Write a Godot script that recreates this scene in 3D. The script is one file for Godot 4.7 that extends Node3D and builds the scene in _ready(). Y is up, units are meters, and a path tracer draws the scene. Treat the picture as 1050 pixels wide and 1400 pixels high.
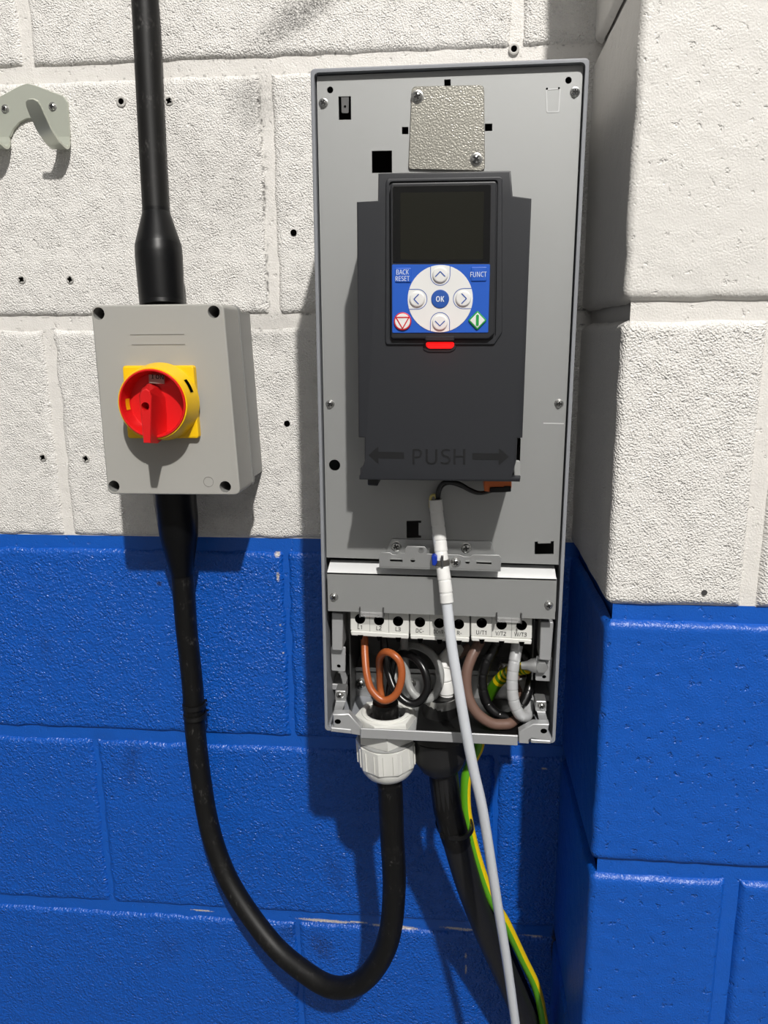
extends Node3D
# A motor drive and a rotary isolator on a painted block wall, lit by unseen lamps of a hall. y up, metres, floor at y = 0.

const COURSE := 0.225      # block height with its joint
const TOP_JOINT := 1.8     # height of the bed joint near the top of the picture
const TILE := 0.3          # metres that one tile of the paint relief covers
const STAIN_AT := Vector2(-0.6, 0.7)
const STAIN_SIZE := Vector2(1.0, 1.35)

var M := {}
var used := {}
var noise := FastNoiseLite.new()


# ---------------------------------------------------------------- geometry
class Geo:
	var t := PackedVector3Array()      # triangles, counter-clockwise from outside
	var c := PackedColorArray()
	var paint := Color(1, 1, 1)
	var colored := false
	var xf := Transform3D()

	func tri(a: Vector3, b: Vector3, d: Vector3):
		t.append(xf * a); t.append(xf * b); t.append(xf * d)
		if colored:
			c.append(paint); c.append(paint); c.append(paint)

	func quad(a: Vector3, b: Vector3, d: Vector3, e: Vector3):
		tri(a, b, d); tri(a, d, e)

	static func inset(poly: PackedVector2Array, by: float) -> PackedVector2Array:
		var out := PackedVector2Array()
		var n := poly.size()
		for i in n:
			var e1: Vector2 = (poly[i] - poly[(i + n - 1) % n]).normalized()
			var e2: Vector2 = (poly[(i + 1) % n] - poly[i]).normalized()
			var n1 := Vector2(-e1.y, e1.x)
			var n2 := Vector2(-e2.y, e2.x)
			out.append(poly[i] + (n1 + n2) / maxf(0.3, 1.0 + n1.dot(n2)) * by)
		return out

	static func ccw(poly: PackedVector2Array) -> PackedVector2Array:
		var a := 0.0
		for i in poly.size():
			a += (poly[i] - poly[0]).cross(poly[(i + 1) % poly.size()] - poly[0])
		if a < 0:
			poly.reverse()
		return poly

	static func bridged(poly: PackedVector2Array, holes: Array) -> PackedVector2Array:
		var out := poly.duplicate()
		var rest := []
		for h in holes:
			var r := Geo.ccw(h.duplicate())
			r.reverse()
			rest.append(r)
		rest.sort_custom(func(a, b): return Array(a).map(func(v): return v.x).max() > Array(b).map(func(v): return v.x).max())
		for turn in rest.size():
			var h: PackedVector2Array = rest[turn]
			var pairs := []
			for i in out.size():
				for k in h.size(): pairs.append([out[i].distance_squared_to(h[k]), i, k])
			pairs.sort_custom(func(x, y): return x[0] < y[0])
			var best := -1
			var hi := 0
			for pair in pairs:
				var i: int = pair[1]
				var k: int = pair[2]
				# the way to the hole must leave this corner inwards and cross nothing
				var prev := out[(i + out.size() - 1) % out.size()] - out[i]
				var next := out[(i + 1) % out.size()] - out[i]
				var way: Vector2 = h[k] - out[i]
				if fposmod(next.angle_to(way), TAU) >= fposmod(next.angle_to(prev), TAU): continue
				var clear := true
				for other in range(turn, rest.size()):
					var r: PackedVector2Array = rest[other]
					for j in r.size():
						var e := (j + 1) % r.size()
						if other == turn and (j == k or e == k): continue
						if Geometry2D.segment_intersects_segment(r[j], r[e], out[i], h[k]) != null: clear = false
				for j in out.size():
					var e := (j + 1) % out.size()
					if not clear: break
					if out[j] == out[i] or out[e] == out[i]: continue
					if Geometry2D.segment_intersects_segment(out[j], out[e], out[i], h[k]) != null: clear = false
				if clear:
					best = i; hi = k
					break
			if best < 0: continue
			var joined := PackedVector2Array()
			for i in best + 1: joined.append(out[i])
			for i in h.size() + 1: joined.append(h[(hi + i) % h.size()])
			for i in range(best, out.size()): joined.append(out[i])
			out = joined
		return out

	func face(poly: PackedVector2Array, z: float, up: bool, holes := []):
		var p: PackedVector2Array = Geo.bridged(poly, holes) if holes.size() else poly
		var idx := Geo.ears(p)
		for i in range(0, idx.size(), 3):
			var a := p[idx[i]]
			var b := p[idx[i + 1]]
			var d := p[idx[i + 2]]
			if ((b - a).cross(d - a) > 0) != up:
				var s := b; b = d; d = s
			tri(Vector3(a.x, a.y, z), Vector3(b.x, b.y, z), Vector3(d.x, d.y, z))

	# ear clipping of a counter-clockwise outline that may touch itself along bridges
	static func ears(p: PackedVector2Array) -> PackedInt32Array:
		var out := PackedInt32Array()
		var left := PackedInt32Array()
		for i in p.size(): left.append(i)
		var at := 0
		var misses := 0
		while left.size() > 3:
			var n := left.size()
			at = at % n
			var a := p[left[(at + n - 1) % n]]
			var b := p[left[at]]
			var d := p[left[(at + 1) % n]]
			var area := (b - a).cross(d - a)
			var good := area > 1e-13 or misses > n
			if good and misses <= n:
				for k in left:
					var q := p[k]
					if q == a or q == b or q == d: continue
					if (b - a).cross(q - a) >= 0 and (d - b).cross(q - b) >= 0 and (a - d).cross(q - d) >= 0:
						good = false; break
			if good:
				if absf(area) > 1e-13: out.append_array([left[(at + n - 1) % n], left[at], left[(at + 1) % n]])
				left.remove_at(at)
				misses = 0
				at += 1
			else:
				at += 1
				misses += 1
		out.append_array([left[0], left[1], left[2]])
		return out

	# a solid between z0 and z1 over an outline; the edge of the z1 face is rounded by r in n steps
	func prism(outline: PackedVector2Array, z0: float, z1: float, r := 0.0, n := 1, holes := []):
		var poly := Geo.ccw(outline.duplicate())
		var rings := [[poly, z0]]
		if r > 0:
			for k in n + 1:
				var a := PI / 2 * k / n
				rings.append([Geo.inset(poly, r * (1 - cos(a))), z1 - r * (1 - sin(a))])
		else:
			rings.append([poly, z1])
		for k in rings.size() - 1:
			var p: PackedVector2Array = rings[k][0]
			var q: PackedVector2Array = rings[k + 1][0]
			for i in p.size():
				var j := (i + 1) % p.size()
				quad(Vector3(p[i].x, p[i].y, rings[k][1]), Vector3(p[j].x, p[j].y, rings[k][1]), Vector3(q[j].x, q[j].y, rings[k + 1][1]), Vector3(q[i].x, q[i].y, rings[k + 1][1]))
		face(rings[-1][0], z1, true, holes)
		face(poly, z0, false, holes)
		for h in holes:
			var w := Geo.ccw(h.duplicate())
			for i in w.size():
				var j := (i + 1) % w.size()
				quad(Vector3(w[j].x, w[j].y, z0), Vector3(w[i].x, w[i].y, z0), Vector3(w[i].x, w[i].y, z1), Vector3(w[j].x, w[j].y, z1))

	func box(a: Vector3, b: Vector3, r := 0.0, n := 1):
		prism(PackedVector2Array([Vector2(a.x, a.y), Vector2(b.x, a.y), Vector2(b.x, b.y), Vector2(a.x, b.y)]), a.z, b.z, r, n)

	# profile of (radius, height) along the local z axis
	func lathe(profile: PackedVector2Array, steps := 28, from := 0.0, to := TAU):
		for k in profile.size() - 1:
			for i in steps:
				var a := from + (to - from) * i / steps
				var b := from + (to - from) * (i + 1) / steps
				var p := profile[k]
				var q := profile[k + 1]
				quad(Vector3(cos(a) * p.x, sin(a) * p.x, p.y), Vector3(cos(b) * p.x, sin(b) * p.x, p.y), Vector3(cos(b) * q.x, sin(b) * q.x, q.y), Vector3(cos(a) * q.x, sin(a) * q.x, q.y))

	# a tube through points (already dense); radius per point; side colours by hue(side)
	func tube(pts: PackedVector3Array, radii: PackedFloat32Array, sides := 16, hue = null, flat := 1.0):
		var n := pts.size()
		var up := Vector3(0, 0, 1)
		var rings := []
		for i in n:
			var d: Vector3 = (pts[mini(i + 1, n - 1)] - pts[maxi(i - 1, 0)]).normalized()
			up = (up - d * up.dot(d))
			if up.length() < 0.05: up = d.cross(Vector3(1, 0.3, 0))
			up = up.normalized()
			var side := d.cross(up)
			var ring := PackedVector3Array()
			for k in sides:
				var a := TAU * k / sides
				ring.append(pts[i] + (side * cos(a) * flat + up * sin(a)) * radii[i])
			rings.append(ring)
		for i in n - 1:
			for k in sides:
				var l := (k + 1) % sides
				if hue != null: paint = hue.call(k, i)
				quad(rings[i][k], rings[i][l], rings[i + 1][l], rings[i + 1][k])
		for k in sides:
			tri(pts[0], rings[0][(k + 1) % sides], rings[0][k])
			tri(pts[n - 1], rings[n - 1][k], rings[n - 1][(k + 1) % sides])

	func mesh(at: Vector3, crease := 40.0) -> ArrayMesh:
		var shared := {}
		var fn := PackedVector3Array()
		var n := t.size() / 3
		fn.resize(n)
		for i in n:
			var a := t[i * 3]
			var x := (t[i * 3 + 1] - a).cross(t[i * 3 + 2] - a)
			fn[i] = x.normalized() * sqrt(x.length())
			for k in 3:
				var key := Vector3i((t[i * 3 + k] * 50000.0).round())
				if shared.has(key): shared[key].append(i)
				else: shared[key] = [i]
		var lim := cos(deg_to_rad(crease))
		var v := PackedVector3Array()
		var nn := PackedVector3Array()
		var cc := PackedColorArray()
		for i in n:
			if fn[i] == Vector3.ZERO: continue
			var own := fn[i].normalized()
			for k in [0, 2, 1]:
				var s := Vector3.ZERO
				for j in shared[Vector3i((t[i * 3 + k] * 50000.0).round())]:
					if fn[j].normalized().dot(own) > lim: s += fn[j]
				v.append(t[i * 3 + k] - at)
				nn.append(s.normalized() if s.length() > 0 else own)
				if colored: cc.append(c[i * 3 + k])
		var arr := []
		arr.resize(Mesh.ARRAY_MAX)
		arr[Mesh.ARRAY_VERTEX] = v
		arr[Mesh.ARRAY_NORMAL] = nn
		if colored: arr[Mesh.ARRAY_COLOR] = cc
		var m := ArrayMesh.new()
		m.add_surface_from_arrays(Mesh.PRIMITIVE_TRIANGLES, arr)
		return m

	func middle() -> Vector3:
		var lo := t[0]
		var hi := t[0]
		for p in t:
			lo = lo.min(p); hi = hi.max(p)
		return Vector3((lo.x + hi.x) / 2, lo.y, (lo.z + hi.z) / 2)


# ---------------------------------------------------------------- naming
func numbered(called: String) -> String:
	var k: int = used.get(called, 0)
	used[called] = k + 1
	return called if k == 0 else "%s_%03d" % [called, k]


func tag(o: Node3D, label: String, category: String, group := "") -> Node3D:
	o.set_meta("label", label)
	o.set_meta("category", category)
	if group: o.set_meta("group", group)
	return o


func thing(called: String, label: String, category: String, at: Vector3, group := "") -> Node3D:
	var o := Node3D.new()
	o.name = numbered(called)
	add_child(o)
	o.position = at
	return tag(o, label, category, group)


func origin_of(parent: Node) -> Vector3:
	var o := Vector3.ZERO
	while parent is Node3D and parent != self:
		o += (parent as Node3D).position
		parent = parent.get_parent()
	return o


# one named mesh; world coordinates in, stored about its own base
func obj(called: String, g: Geo, mat: Material, parent: Node = null, crease := 40.0) -> MeshInstance3D:
	var o := MeshInstance3D.new()
	var at := g.middle()
	o.mesh = g.mesh(at, crease)
	o.material_override = mat
	o.cast_shadow = GeometryInstance3D.SHADOW_CASTING_SETTING_ON
	if parent == null:
		o.name = numbered(called)
		add_child(o)
		o.position = at
	else:
		o.name = called
		parent.add_child(o, true)
		o.position = at - origin_of(parent)
	return o


func struct(called: String, g: Geo, mat: Material, parent: Node = null) -> MeshInstance3D:
	var o := obj(called, g, mat, parent)
	if parent == null: o.set_meta("kind", "structure")
	return o


var capitals := {}

# the height of a capital letter at pixel size 1
func capital(font: SystemFont) -> float:
	if not capitals.has(font.font_weight):
		var tm := TextMesh.new()
		tm.font = font
		tm.font_size = 64
		tm.text = "H"
		tm.pixel_size = 0.001
		capitals[font.font_weight] = tm.get_aabb().size.y
	return capitals[font.font_weight]


func letters(text: String, at: Vector3, height: float, mat: Material, parent: Node, turn := 0.0, depth := 0.0003, bold := false, squeeze := 1.0):
	var tm := TextMesh.new()
	var font := SystemFont.new()
	font.font_names = PackedStringArray(["Droid Sans"])
	font.font_weight = 700 if bold else 400
	tm.font = font
	tm.text = text
	tm.font_size = 64
	tm.pixel_size = 0.001
	var size := height / capital(font)
	tm.depth = depth / size
	tm.curve_step = 1.5
	var o := MeshInstance3D.new()
	o.mesh = tm
	o.material_override = mat
	o.name = "lettering"
	parent.add_child(o, true)
	var mid := tm.get_aabb().get_center()
	o.position = at - origin_of(parent) - Vector3(mid.x * squeeze, mid.y, 0) * size
	o.rotation.z = turn
	o.scale = Vector3(squeeze * size, size, size)
	return o


# ---------------------------------------------------------------- outlines
func circle(c: Vector2, r: float, n := 24, squash := 1.0) -> PackedVector2Array:
	var out := PackedVector2Array()
	for i in n: out.append(c + Vector2(cos(TAU * i / n) * r, sin(TAU * i / n) * r * squash))
	return out


func rounded(poly: PackedVector2Array, r: float, n := 4) -> PackedVector2Array:
	poly = Geo.ccw(poly.duplicate())
	var out := PackedVector2Array()
	var m := poly.size()
	for i in m:
		var p := poly[i]
		var a := poly[(i + m - 1) % m]
		var b := poly[(i + 1) % m]
		var half: float = absf((a - p).angle_to(b - p)) / 2.0
		var q: float = minf(r / maxf(tan(half), 0.05), minf(p.distance_to(a), p.distance_to(b)) * 0.48)
		var s := p + (a - p).normalized() * q
		var e := p + (b - p).normalized() * q
		var mid := p + ((a - p).normalized() + (b - p).normalized()).normalized() * q / cos(half)
		if half > 1.45:
			out.append(s); out.append(e)
			continue
		var sweep := (s - mid).angle_to(e - mid)
		for k in n + 1: out.append(mid + (s - mid).rotated(sweep * k / n))
	return out


func rect(a: Vector2, b: Vector2) -> PackedVector2Array:
	return PackedVector2Array([Vector2(minf(a.x, b.x), minf(a.y, b.y)), Vector2(maxf(a.x, b.x), minf(a.y, b.y)), Vector2(maxf(a.x, b.x), maxf(a.y, b.y)), Vector2(minf(a.x, b.x), maxf(a.y, b.y))])


func bar(a: Vector2, b: Vector2, w: float) -> PackedVector2Array:
	var d := (b - a).normalized()
	var n := Vector2(-d.y, d.x) * w / 2
	return PackedVector2Array([a - n, b - n, b + n, a + n])


func smooth(p: PackedVector3Array, per := 10) -> PackedVector3Array:
	var out := PackedVector3Array()
	var n := p.size()
	for i in n - 1:
		var a := p[maxi(i - 1, 0)] if i > 0 else p[0] * 2 - p[1]
		var d := p[i + 2] if i + 2 < n else p[n - 1] * 2 - p[n - 2]
		for k in per: out.append(p[i].cubic_interpolate(p[i + 1], a, d, float(k) / per))
	out.append(p[n - 1])
	return out


func even(n: int, r: float) -> PackedFloat32Array:
	var out := PackedFloat32Array()
	out.resize(n)
	out.fill(r)
	return out


func cable(p: PackedVector3Array, r: float, sides := 18, per := 10) -> Geo:
	var g := Geo.new()
	var s := smooth(p, per)
	g.tube(s, even(s.size(), r), sides)
	return g


# a tube wound with tape or spiral sleeve: the radius steps at every turn
func wound(p: PackedVector3Array, r: float, pitch: float, step: float, sides := 18, per := 24, slip := 0.0) -> Geo:
	var g := Geo.new()
	var s := smooth(p, per)
	var radii := PackedFloat32Array()
	var run := 0.0
	for i in s.size():
		if i: run += s[i].distance_to(s[i - 1])
		var ph := fposmod(run / pitch + slip * noise.get_noise_1d(run * 4000.0), 1.0)
		radii.append(r + step * (ph - 0.5) if ph < 0.86 else r - step * 1.3)
	g.tube(s, radii, sides)
	return g


func placed(at: Vector3, axis := Vector3(0, 0, 1), spin := 0.0) -> Transform3D:
	var z := axis.normalized()
	var x := Vector3(0, 1, 0).cross(z)
	if x.length() < 0.01: x = Vector3(1, 0, 0)
	x = x.normalized()
	return Transform3D(Basis(x, z.cross(x), z).rotated(z, spin), at)


func screw(parent: Node, at: Vector3, r: float, spin := 0.4, mat: Material = null):
	var g := Geo.new()
	g.xf = placed(at)
	g.lathe(PackedVector2Array([Vector2(r * 1.25, -0.0008), Vector2(r * 1.25, 0.0002), Vector2(r, 0.0004), Vector2(r * 0.97, 0.0011), Vector2(r * 0.8, 0.0019), Vector2(r * 0.45, 0.0024), Vector2(0, 0.0025)]), 20)
	var o := obj("screw", g, mat if mat else M.screw, parent)
	var h := Geo.new()
	h.xf = placed(at, Vector3(0, 0, 1), spin)
	var w := r * 0.2
	var l := r * 0.62
	h.prism(PackedVector2Array([Vector2(-w, -l), Vector2(w, -l), Vector2(w, -w), Vector2(l, -w), Vector2(l, w), Vector2(w, w), Vector2(w, l), Vector2(-w, l), Vector2(-w, w), Vector2(-l, w), Vector2(-l, -w), Vector2(-w, -w)]), 0.0014, 0.00262)
	obj("cross_recess", h, M.black, o)


# ---------------------------------------------------------------- materials
func mat(called: String, col: Color, rough := 0.5, metal := 0.0, spec := 0.5) -> StandardMaterial3D:
	var m := StandardMaterial3D.new()
	m.resource_name = called
	m.albedo_color = col
	m.roughness = rough
	m.metallic = metal
	m.metallic_specular = spec
	M[called] = m
	return m


func field(freq: float, kind: int, seed_: int, octaves := 1, size := 1024) -> PackedByteArray:
	var f := FastNoiseLite.new()
	f.seed = seed_
	f.noise_type = kind
	f.frequency = freq
	f.fractal_type = FastNoiseLite.FRACTAL_FBM if octaves > 1 else FastNoiseLite.FRACTAL_NONE
	f.fractal_octaves = octaves
	f.cellular_return_type = FastNoiseLite.RETURN_DISTANCE
	var im := f.get_seamless_image(size, size)
	im.convert(Image.FORMAT_L8)
	return im.get_data()


func as_texture(data: PackedByteArray, size: int) -> ImageTexture:
	return ImageTexture.create_from_image(Image.create_from_data(size, size, false, Image.FORMAT_L8, data))


func relief(called: String, pebble: float, pits: float, wave: float, coarse := 0.085, fine := 0.13) -> ImageTexture:
	var n := 1024
	var a := field(coarse, FastNoiseLite.TYPE_SIMPLEX_SMOOTH, 11, 2)
	var b := field(fine, FastNoiseLite.TYPE_SIMPLEX, 23, 2)
	var d := field(0.012, FastNoiseLite.TYPE_SIMPLEX_SMOOTH, 31, 2)
	var e := field(0.030, FastNoiseLite.TYPE_SIMPLEX_SMOOTH, 47, 2)
	var out := PackedByteArray()
	out.resize(n * n)
	for i in n * n:
		var x := a[i] / 255.0
		var y := b[i] / 255.0
		var mod := d[i] / 255.0
		var ridge := 1.0 - absf(x - 0.5) * 2.0
		var h := 0.55 + pebble * (ridge * 0.5 + y * 0.5 - 0.5) * (0.55 + 0.9 * mod) + wave * (mod - 0.5)
		var pit := clampf((e[i] / 255.0 - 0.74) * 7.0, 0.0, 1.0) * clampf((y - 0.35) * 4.0, 0.0, 1.0)
		h -= pits * pit
		out[i] = int(clampf(h, 0.0, 1.0) * 255.0)
	return as_texture(out, n)


func stained() -> ImageTexture:
	var w := 1000
	var h := 1350
	var im := Image.create(w, h, false, Image.FORMAT_RGBA8)
	im.fill(Color(0.5, 0.5, 0.5, 0))
	var soot := Color(0.10, 0.09, 0.085)
	var bare := Color(0.80, 0.76, 0.70)
	# scuffs of soot: where, half size, turn, strength, grain
	for s in [[Vector2(0.0242, 1.8348), 0.045, 0.018, 0.5, 0.6, 0.8], [Vector2(0.0476, 1.8443), 0.03, 0.012, 0.5, 0.45, 0.8], [Vector2(-0.0122, 1.7691), 0.03, 0.03, 0.9, 0.4, 0.7], [Vector2(-0.0469, 1.7011), 0.05, 0.07, 1.2, 0.12, 0.4], [Vector2(-0.0094, 1.5671), 0.05, 0.02, 0.1, 0.22, 0.4],
			[Vector2(-0.2701, 1.229), 0.008, 0.02, 0.0, 0.30, 0.95], [Vector2(-0.1852, 1.0902), 0.013, 0.037, -0.2, 0.42, 0.95], [Vector2(-0.215, 1.1208), 0.02, 0.012, 0.0, 0.12, 0.3], [Vector2(0.0278, 0.8629), 0.014, 0.026, 0.5, 0.65, 0.95], [Vector2(-0.0107, 0.8802), 0.018, 0.012, 0.0, 0.4, 0.95],
			[Vector2(0.0457, 0.9622), 0.013, 0.03, 0.3, 0.42, 0.95], [Vector2(-0.1584, 0.8492), 0.028, 0.02, 0.6, 0.18, 0.5], [Vector2(-0.0651, 1.3841), 0.03, 0.012, 0.3, 0.18, 0.6], [Vector2(0.2943, 0.8825), 0.003, 0.025, 0.0, 0.9, 0.3], [Vector2(-0.1349, 1.3051), 0.003, 0.003, 0.0, 0.8, 0.2]]:
		dab(im, s[0], s[1], s[2], s[3], soot, s[4], s[5])
	# paint knocked off: chips, drips and the worn lower edge of the bed joint
	for s in [[Vector2(-0.0062, 1.3396), 0.0035, 0.003, 0.5], [Vector2(-0.0064, 1.3158), 0.0016, 0.0055, 0.0], [Vector2(-0.0062, 1.2615), 0.001, 0.0013, 0.0], [Vector2(-0.0042, 1.2301), 0.0012, 0.001, 0.0], [Vector2(0.1956, 0.8633), 0.0012, 0.004, 0.0], [Vector2(0.1958, 0.8454), 0.0012, 0.007, 0.0], [Vector2(0.2754, 1.106), 0.0035, 0.0014, 0.0],
			[Vector2(0.033, 0.8962), 0.035, 0.0022, -0.02], [Vector2(0.0715, 0.8969), 0.012, 0.0012, -0.02], [Vector2(0.1139, 0.894), 0.03, 0.0022, -0.03], [Vector2(0.1876, 0.8962), 0.022, 0.0018, -0.03], [Vector2(-0.1148, 0.8999), 0.014, 0.0012, -0.03], [Vector2(0.2702, 0.8934), 0.014, 0.001, -0.03]]:
		dab(im, s[0], s[1], s[2], s[3], bare, 1.0, 0.35)
	# grime caught along the upper arrises of the white courses
	var rng := RandomNumberGenerator.new()
	rng.seed = 5
	for k in 420:
		var y := TOP_JOINT - (COURSE if k % 3 == 0 else 0.0) + (0.0068 if k % 2 else -0.0072)
		var dot: float = rng.randf_range(0.0005, 0.0016) if k % 3 else rng.randf_range(0.001, 0.004)
		dab(im, Vector2(rng.randf_range(-0.35, 0.3), y + rng.randfn(0.0, 0.0012)), dot, rng.randf_range(0.0005, 0.0011), 0.0, soot, rng.randf_range(0.15, 0.75), 0.5)
	for k in 110:
		var dot := rng.randf_range(0.0004, 0.0011)
		dab(im, Vector2(-0.0058 + rng.randfn(0.0, 0.0011), rng.randf_range(1.59, 1.785)), dot, dot * rng.randf_range(0.8, 4.0), 0.0, soot, rng.randf_range(0.2, 0.85), 0.5)
	for k in 160:
		var dot := rng.randf_range(0.0004, 0.0009)
		dab(im, Vector2(rng.randf_range(-0.3, 0.3), rng.randf_range(1.36, 1.95)), dot, dot, 0.0, soot, rng.randf_range(0.15, 0.6), 0.3)
	return ImageTexture.create_from_image(im)


func dab(im: Image, at: Vector2, rx: float, ry: float, turn: float, col: Color, strength: float, grain: float):
	var px := Vector2(im.get_width() / STAIN_SIZE.x, im.get_height() / STAIN_SIZE.y)
	var c := Vector2((at.x - STAIN_AT.x) * px.x, im.get_height() - (at.y - STAIN_AT.y) * px.y)
	var r := int(maxf(rx, ry) * px.x) + 2
	for y in range(maxi(0, int(c.y) - r), mini(im.get_height(), int(c.y) + r + 1)):
		for x in range(maxi(0, int(c.x) - r), mini(im.get_width(), int(c.x) + r + 1)):
			var d := (Vector2(x, y) + Vector2(0.5, 0.5) - c).rotated(turn) / px
			var q := Vector2(d.x / rx, d.y / ry).length()
			q += 0.5 * noise.get_noise_2d(x * 60.0, y * 60.0)
			if q > 1.0: continue
			var a := strength * clampf((1.0 - q) * (1.6 if rx > 0.006 and ry > 0.006 else 4.0), 0.0, 1.0)
			var s := noise.get_noise_2d(x * 420.0, y * 420.0) * 0.9 + 0.5
			a *= lerpf(1.0, clampf((s - 0.3) * 3.0, 0.0, 1.0), grain)
			var o := im.get_pixel(x, y)
			var b := o.a + a * (1.0 - o.a)
			if b > 0.004: im.set_pixel(x, y, Color(o.r * (1 - a) + col.r * a if o.a > 0.02 else col.r, o.g * (1 - a) + col.g * a if o.a > 0.02 else col.g, o.b * (1 - a) + col.b * a if o.a > 0.02 else col.b, b))


func painted(called: String, col: Color, tex: Texture2D, depth: float, rough: float, stains: Texture2D, spec := 0.5) -> StandardMaterial3D:
	var m := mat(called, col, rough, 0.0, spec)
	m.heightmap_enabled = true
	m.heightmap_texture = tex
	m.heightmap_scale = depth
	if stains:
		m.detail_enabled = true
		m.detail_albedo = stains
		m.detail_blend_mode = BaseMaterial3D.BLEND_MODE_MIX
		m.detail_uv_layer = BaseMaterial3D.DETAIL_UV_2
	return m


func brushed(m: StandardMaterial3D, tex: Texture2D, depth: float, size: Vector3):
	m.heightmap_enabled = true
	m.heightmap_texture = tex
	m.heightmap_scale = depth
	m.uv1_triplanar = true
	m.uv1_scale = size


func materials():
	var rough := relief("rough", 0.75, 0.55, 0.25)
	var even_ := relief("even", 0.22, 0.45, 0.30)
	var thick := relief("thick", 0.85, 0.5, 0.25, 0.062, 0.05)
	var stains := stained()
	var white := Color(0.89, 0.88, 0.862)
	var blue := Color(0.04, 0.325, 0.70)
	painted("white_rough", white, rough, 0.21, 0.55, stains)
	painted("blue_rough", blue, thick, 0.20, 0.36, stains)
	painted("white_even", Color(0.86, 0.85, 0.83), even_, 0.16, 0.5, null)
	painted("white_rough_pier", white, rough, 0.2, 0.55, null)
	painted("blue_even", blue, even_, 0.24, 0.38, null)
	painted("white_mortar", Color(0.868, 0.856, 0.836), even_, 0.16, 0.5, stains)
	painted("blue_mortar", Color(0.05, 0.335, 0.71), even_, 0.12, 0.38, stains)
	mat("unseen_hall_wall", Color(0.54, 0.54, 0.54), 0.8)  # unseen hall walls, kept dark to limit bounced light
	mat("unseen_hall_roof", Color(0.42, 0.43, 0.44), 0.7)
	mat("concrete", Color(0.38, 0.38, 0.375), 0.7)
	mat("black", Color(0.02, 0.02, 0.02), 0.7)
	mat("hole", Color(0.012, 0.012, 0.012), 0.9, 0.0, 0.1)
	mat("zinc", Color(0.64, 0.645, 0.642), 0.55, 0.6)
	mat("zinc_plain", Color(0.74, 0.745, 0.745), 0.42, 0.8)
	mat("bright_edge", Color(0.90, 0.905, 0.905), 0.4, 0.15)
	mat("zinc_dark", Color(0.42, 0.42, 0.42), 0.45, 0.8)
	var hammered := mat("hammered", Color(0.66, 0.65, 0.615), 0.36, 0.8)
	brushed(hammered, as_texture(field(0.07, FastNoiseLite.TYPE_SIMPLEX, 8, 2, 512), 512), 0.012, Vector3(14, 14, 14))
	mat("passivated", Color(0.80, 0.815, 0.765), 0.34, 0.55)
	mat("screw", Color(0.78, 0.78, 0.77), 0.25, 0.95)
	mat("frame_grey", Color(0.53, 0.54, 0.56), 0.5)
	mat("bracket_grey", Color(0.68, 0.685, 0.69), 0.42, 0.4)
	mat("cover_grey", Color(0.125, 0.132, 0.15), 0.5)
	mat("keypad_grey", Color(0.115, 0.12, 0.135), 0.45)
	mat("engraved_shade", Color(0.05, 0.054, 0.065), 0.5)  # dark colour stands in for shade inside the debossed marks
	mat("seam", Color(0.10, 0.10, 0.105), 0.6)
	mat("screen_glass", Color(0.035, 0.037, 0.037), 0.1)
	mat("screen_lcd", Color(0.09, 0.09, 0.06), 0.14)
	mat("face_blue", Color(0.09, 0.33, 0.72), 0.45)
	mat("key_white", Color(0.86, 0.86, 0.85), 0.45)
	mat("ink_blue", Color(0.10, 0.30, 0.62), 0.5)
	mat("ink_white", Color(0.82, 0.85, 0.90), 0.5)
	mat("ink_red", Color(0.80, 0.12, 0.16), 0.45)
	mat("ink_green", Color(0.10, 0.58, 0.25), 0.45)
	mat("ink_black", Color(0.10, 0.10, 0.10), 0.6)
	mat("terminal_white", Color(0.83, 0.83, 0.81), 0.4)
	var red_lamp := mat("red_lamp", Color(0.9, 0.06, 0.06), 0.3)
	red_lamp.emission_enabled = true
	red_lamp.emission = Color(1.0, 0.10, 0.10)
	red_lamp.emission_energy_multiplier = 1.0
	mat("box_grey", Color(0.645, 0.64, 0.62), 0.42)
	mat("box_grey_shaded", Color(0.52, 0.52, 0.51), 0.42)  # box grey darkened, putting the shade behind the lid into the colour
	mat("box_line", Color(0.50, 0.495, 0.475), 0.5)
	mat("yellow", Color(0.95, 0.76, 0.03), 0.38)
	mat("red", Color(0.83, 0.10, 0.11), 0.36)
	mat("tag_grey", Color(0.60, 0.56, 0.52), 0.6)
	var rubber := mat("rubber", Color(0.235, 0.23, 0.225), 0.5, 0.0, 0.4)
	var worn := field(0.02, FastNoiseLite.TYPE_SIMPLEX, 91, 4, 512)
	var fine := field(0.11, FastNoiseLite.TYPE_SIMPLEX, 92, 2, 512)
	for i in worn.size():
		var u := clampf((worn[i] / 255.0 - 0.60) * 4.0, 0.0, 1.0) * clampf((fine[i] / 255.0 - 0.35) * 3.0, 0.0, 1.0)
		worn[i] = int(255.0 * (0.33 + 0.67 * u * u))
	rubber.albedo_texture = as_texture(worn, 512)
	rubber.uv1_triplanar = true
	rubber.uv1_scale = Vector3(7, 3.2, 7)
	mat("rubber_soft", Color(0.10, 0.10, 0.105), 0.55)
	mat("shrink", Color(0.03, 0.032, 0.038), 0.38, 0.0, 0.38)
	mat("tie_black", Color(0.06, 0.06, 0.062), 0.4)
	mat("gland_white", Color(0.86, 0.86, 0.84), 0.38)
	mat("wire_orange", Color(0.63, 0.33, 0.165), 0.35)
	mat("wire_black", Color(0.05, 0.05, 0.055), 0.28)
	mat("wire_grey", Color(0.58, 0.585, 0.58), 0.38)
	mat("wire_brown", Color(0.42, 0.325, 0.285), 0.42)
	mat("sleeve_silver", Color(0.74, 0.745, 0.75), 0.28, 0.3)
	mat("tape_white", Color(0.88, 0.88, 0.87), 0.5)
	mat("control_grey", Color(0.78, 0.795, 0.815), 0.38)
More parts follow.
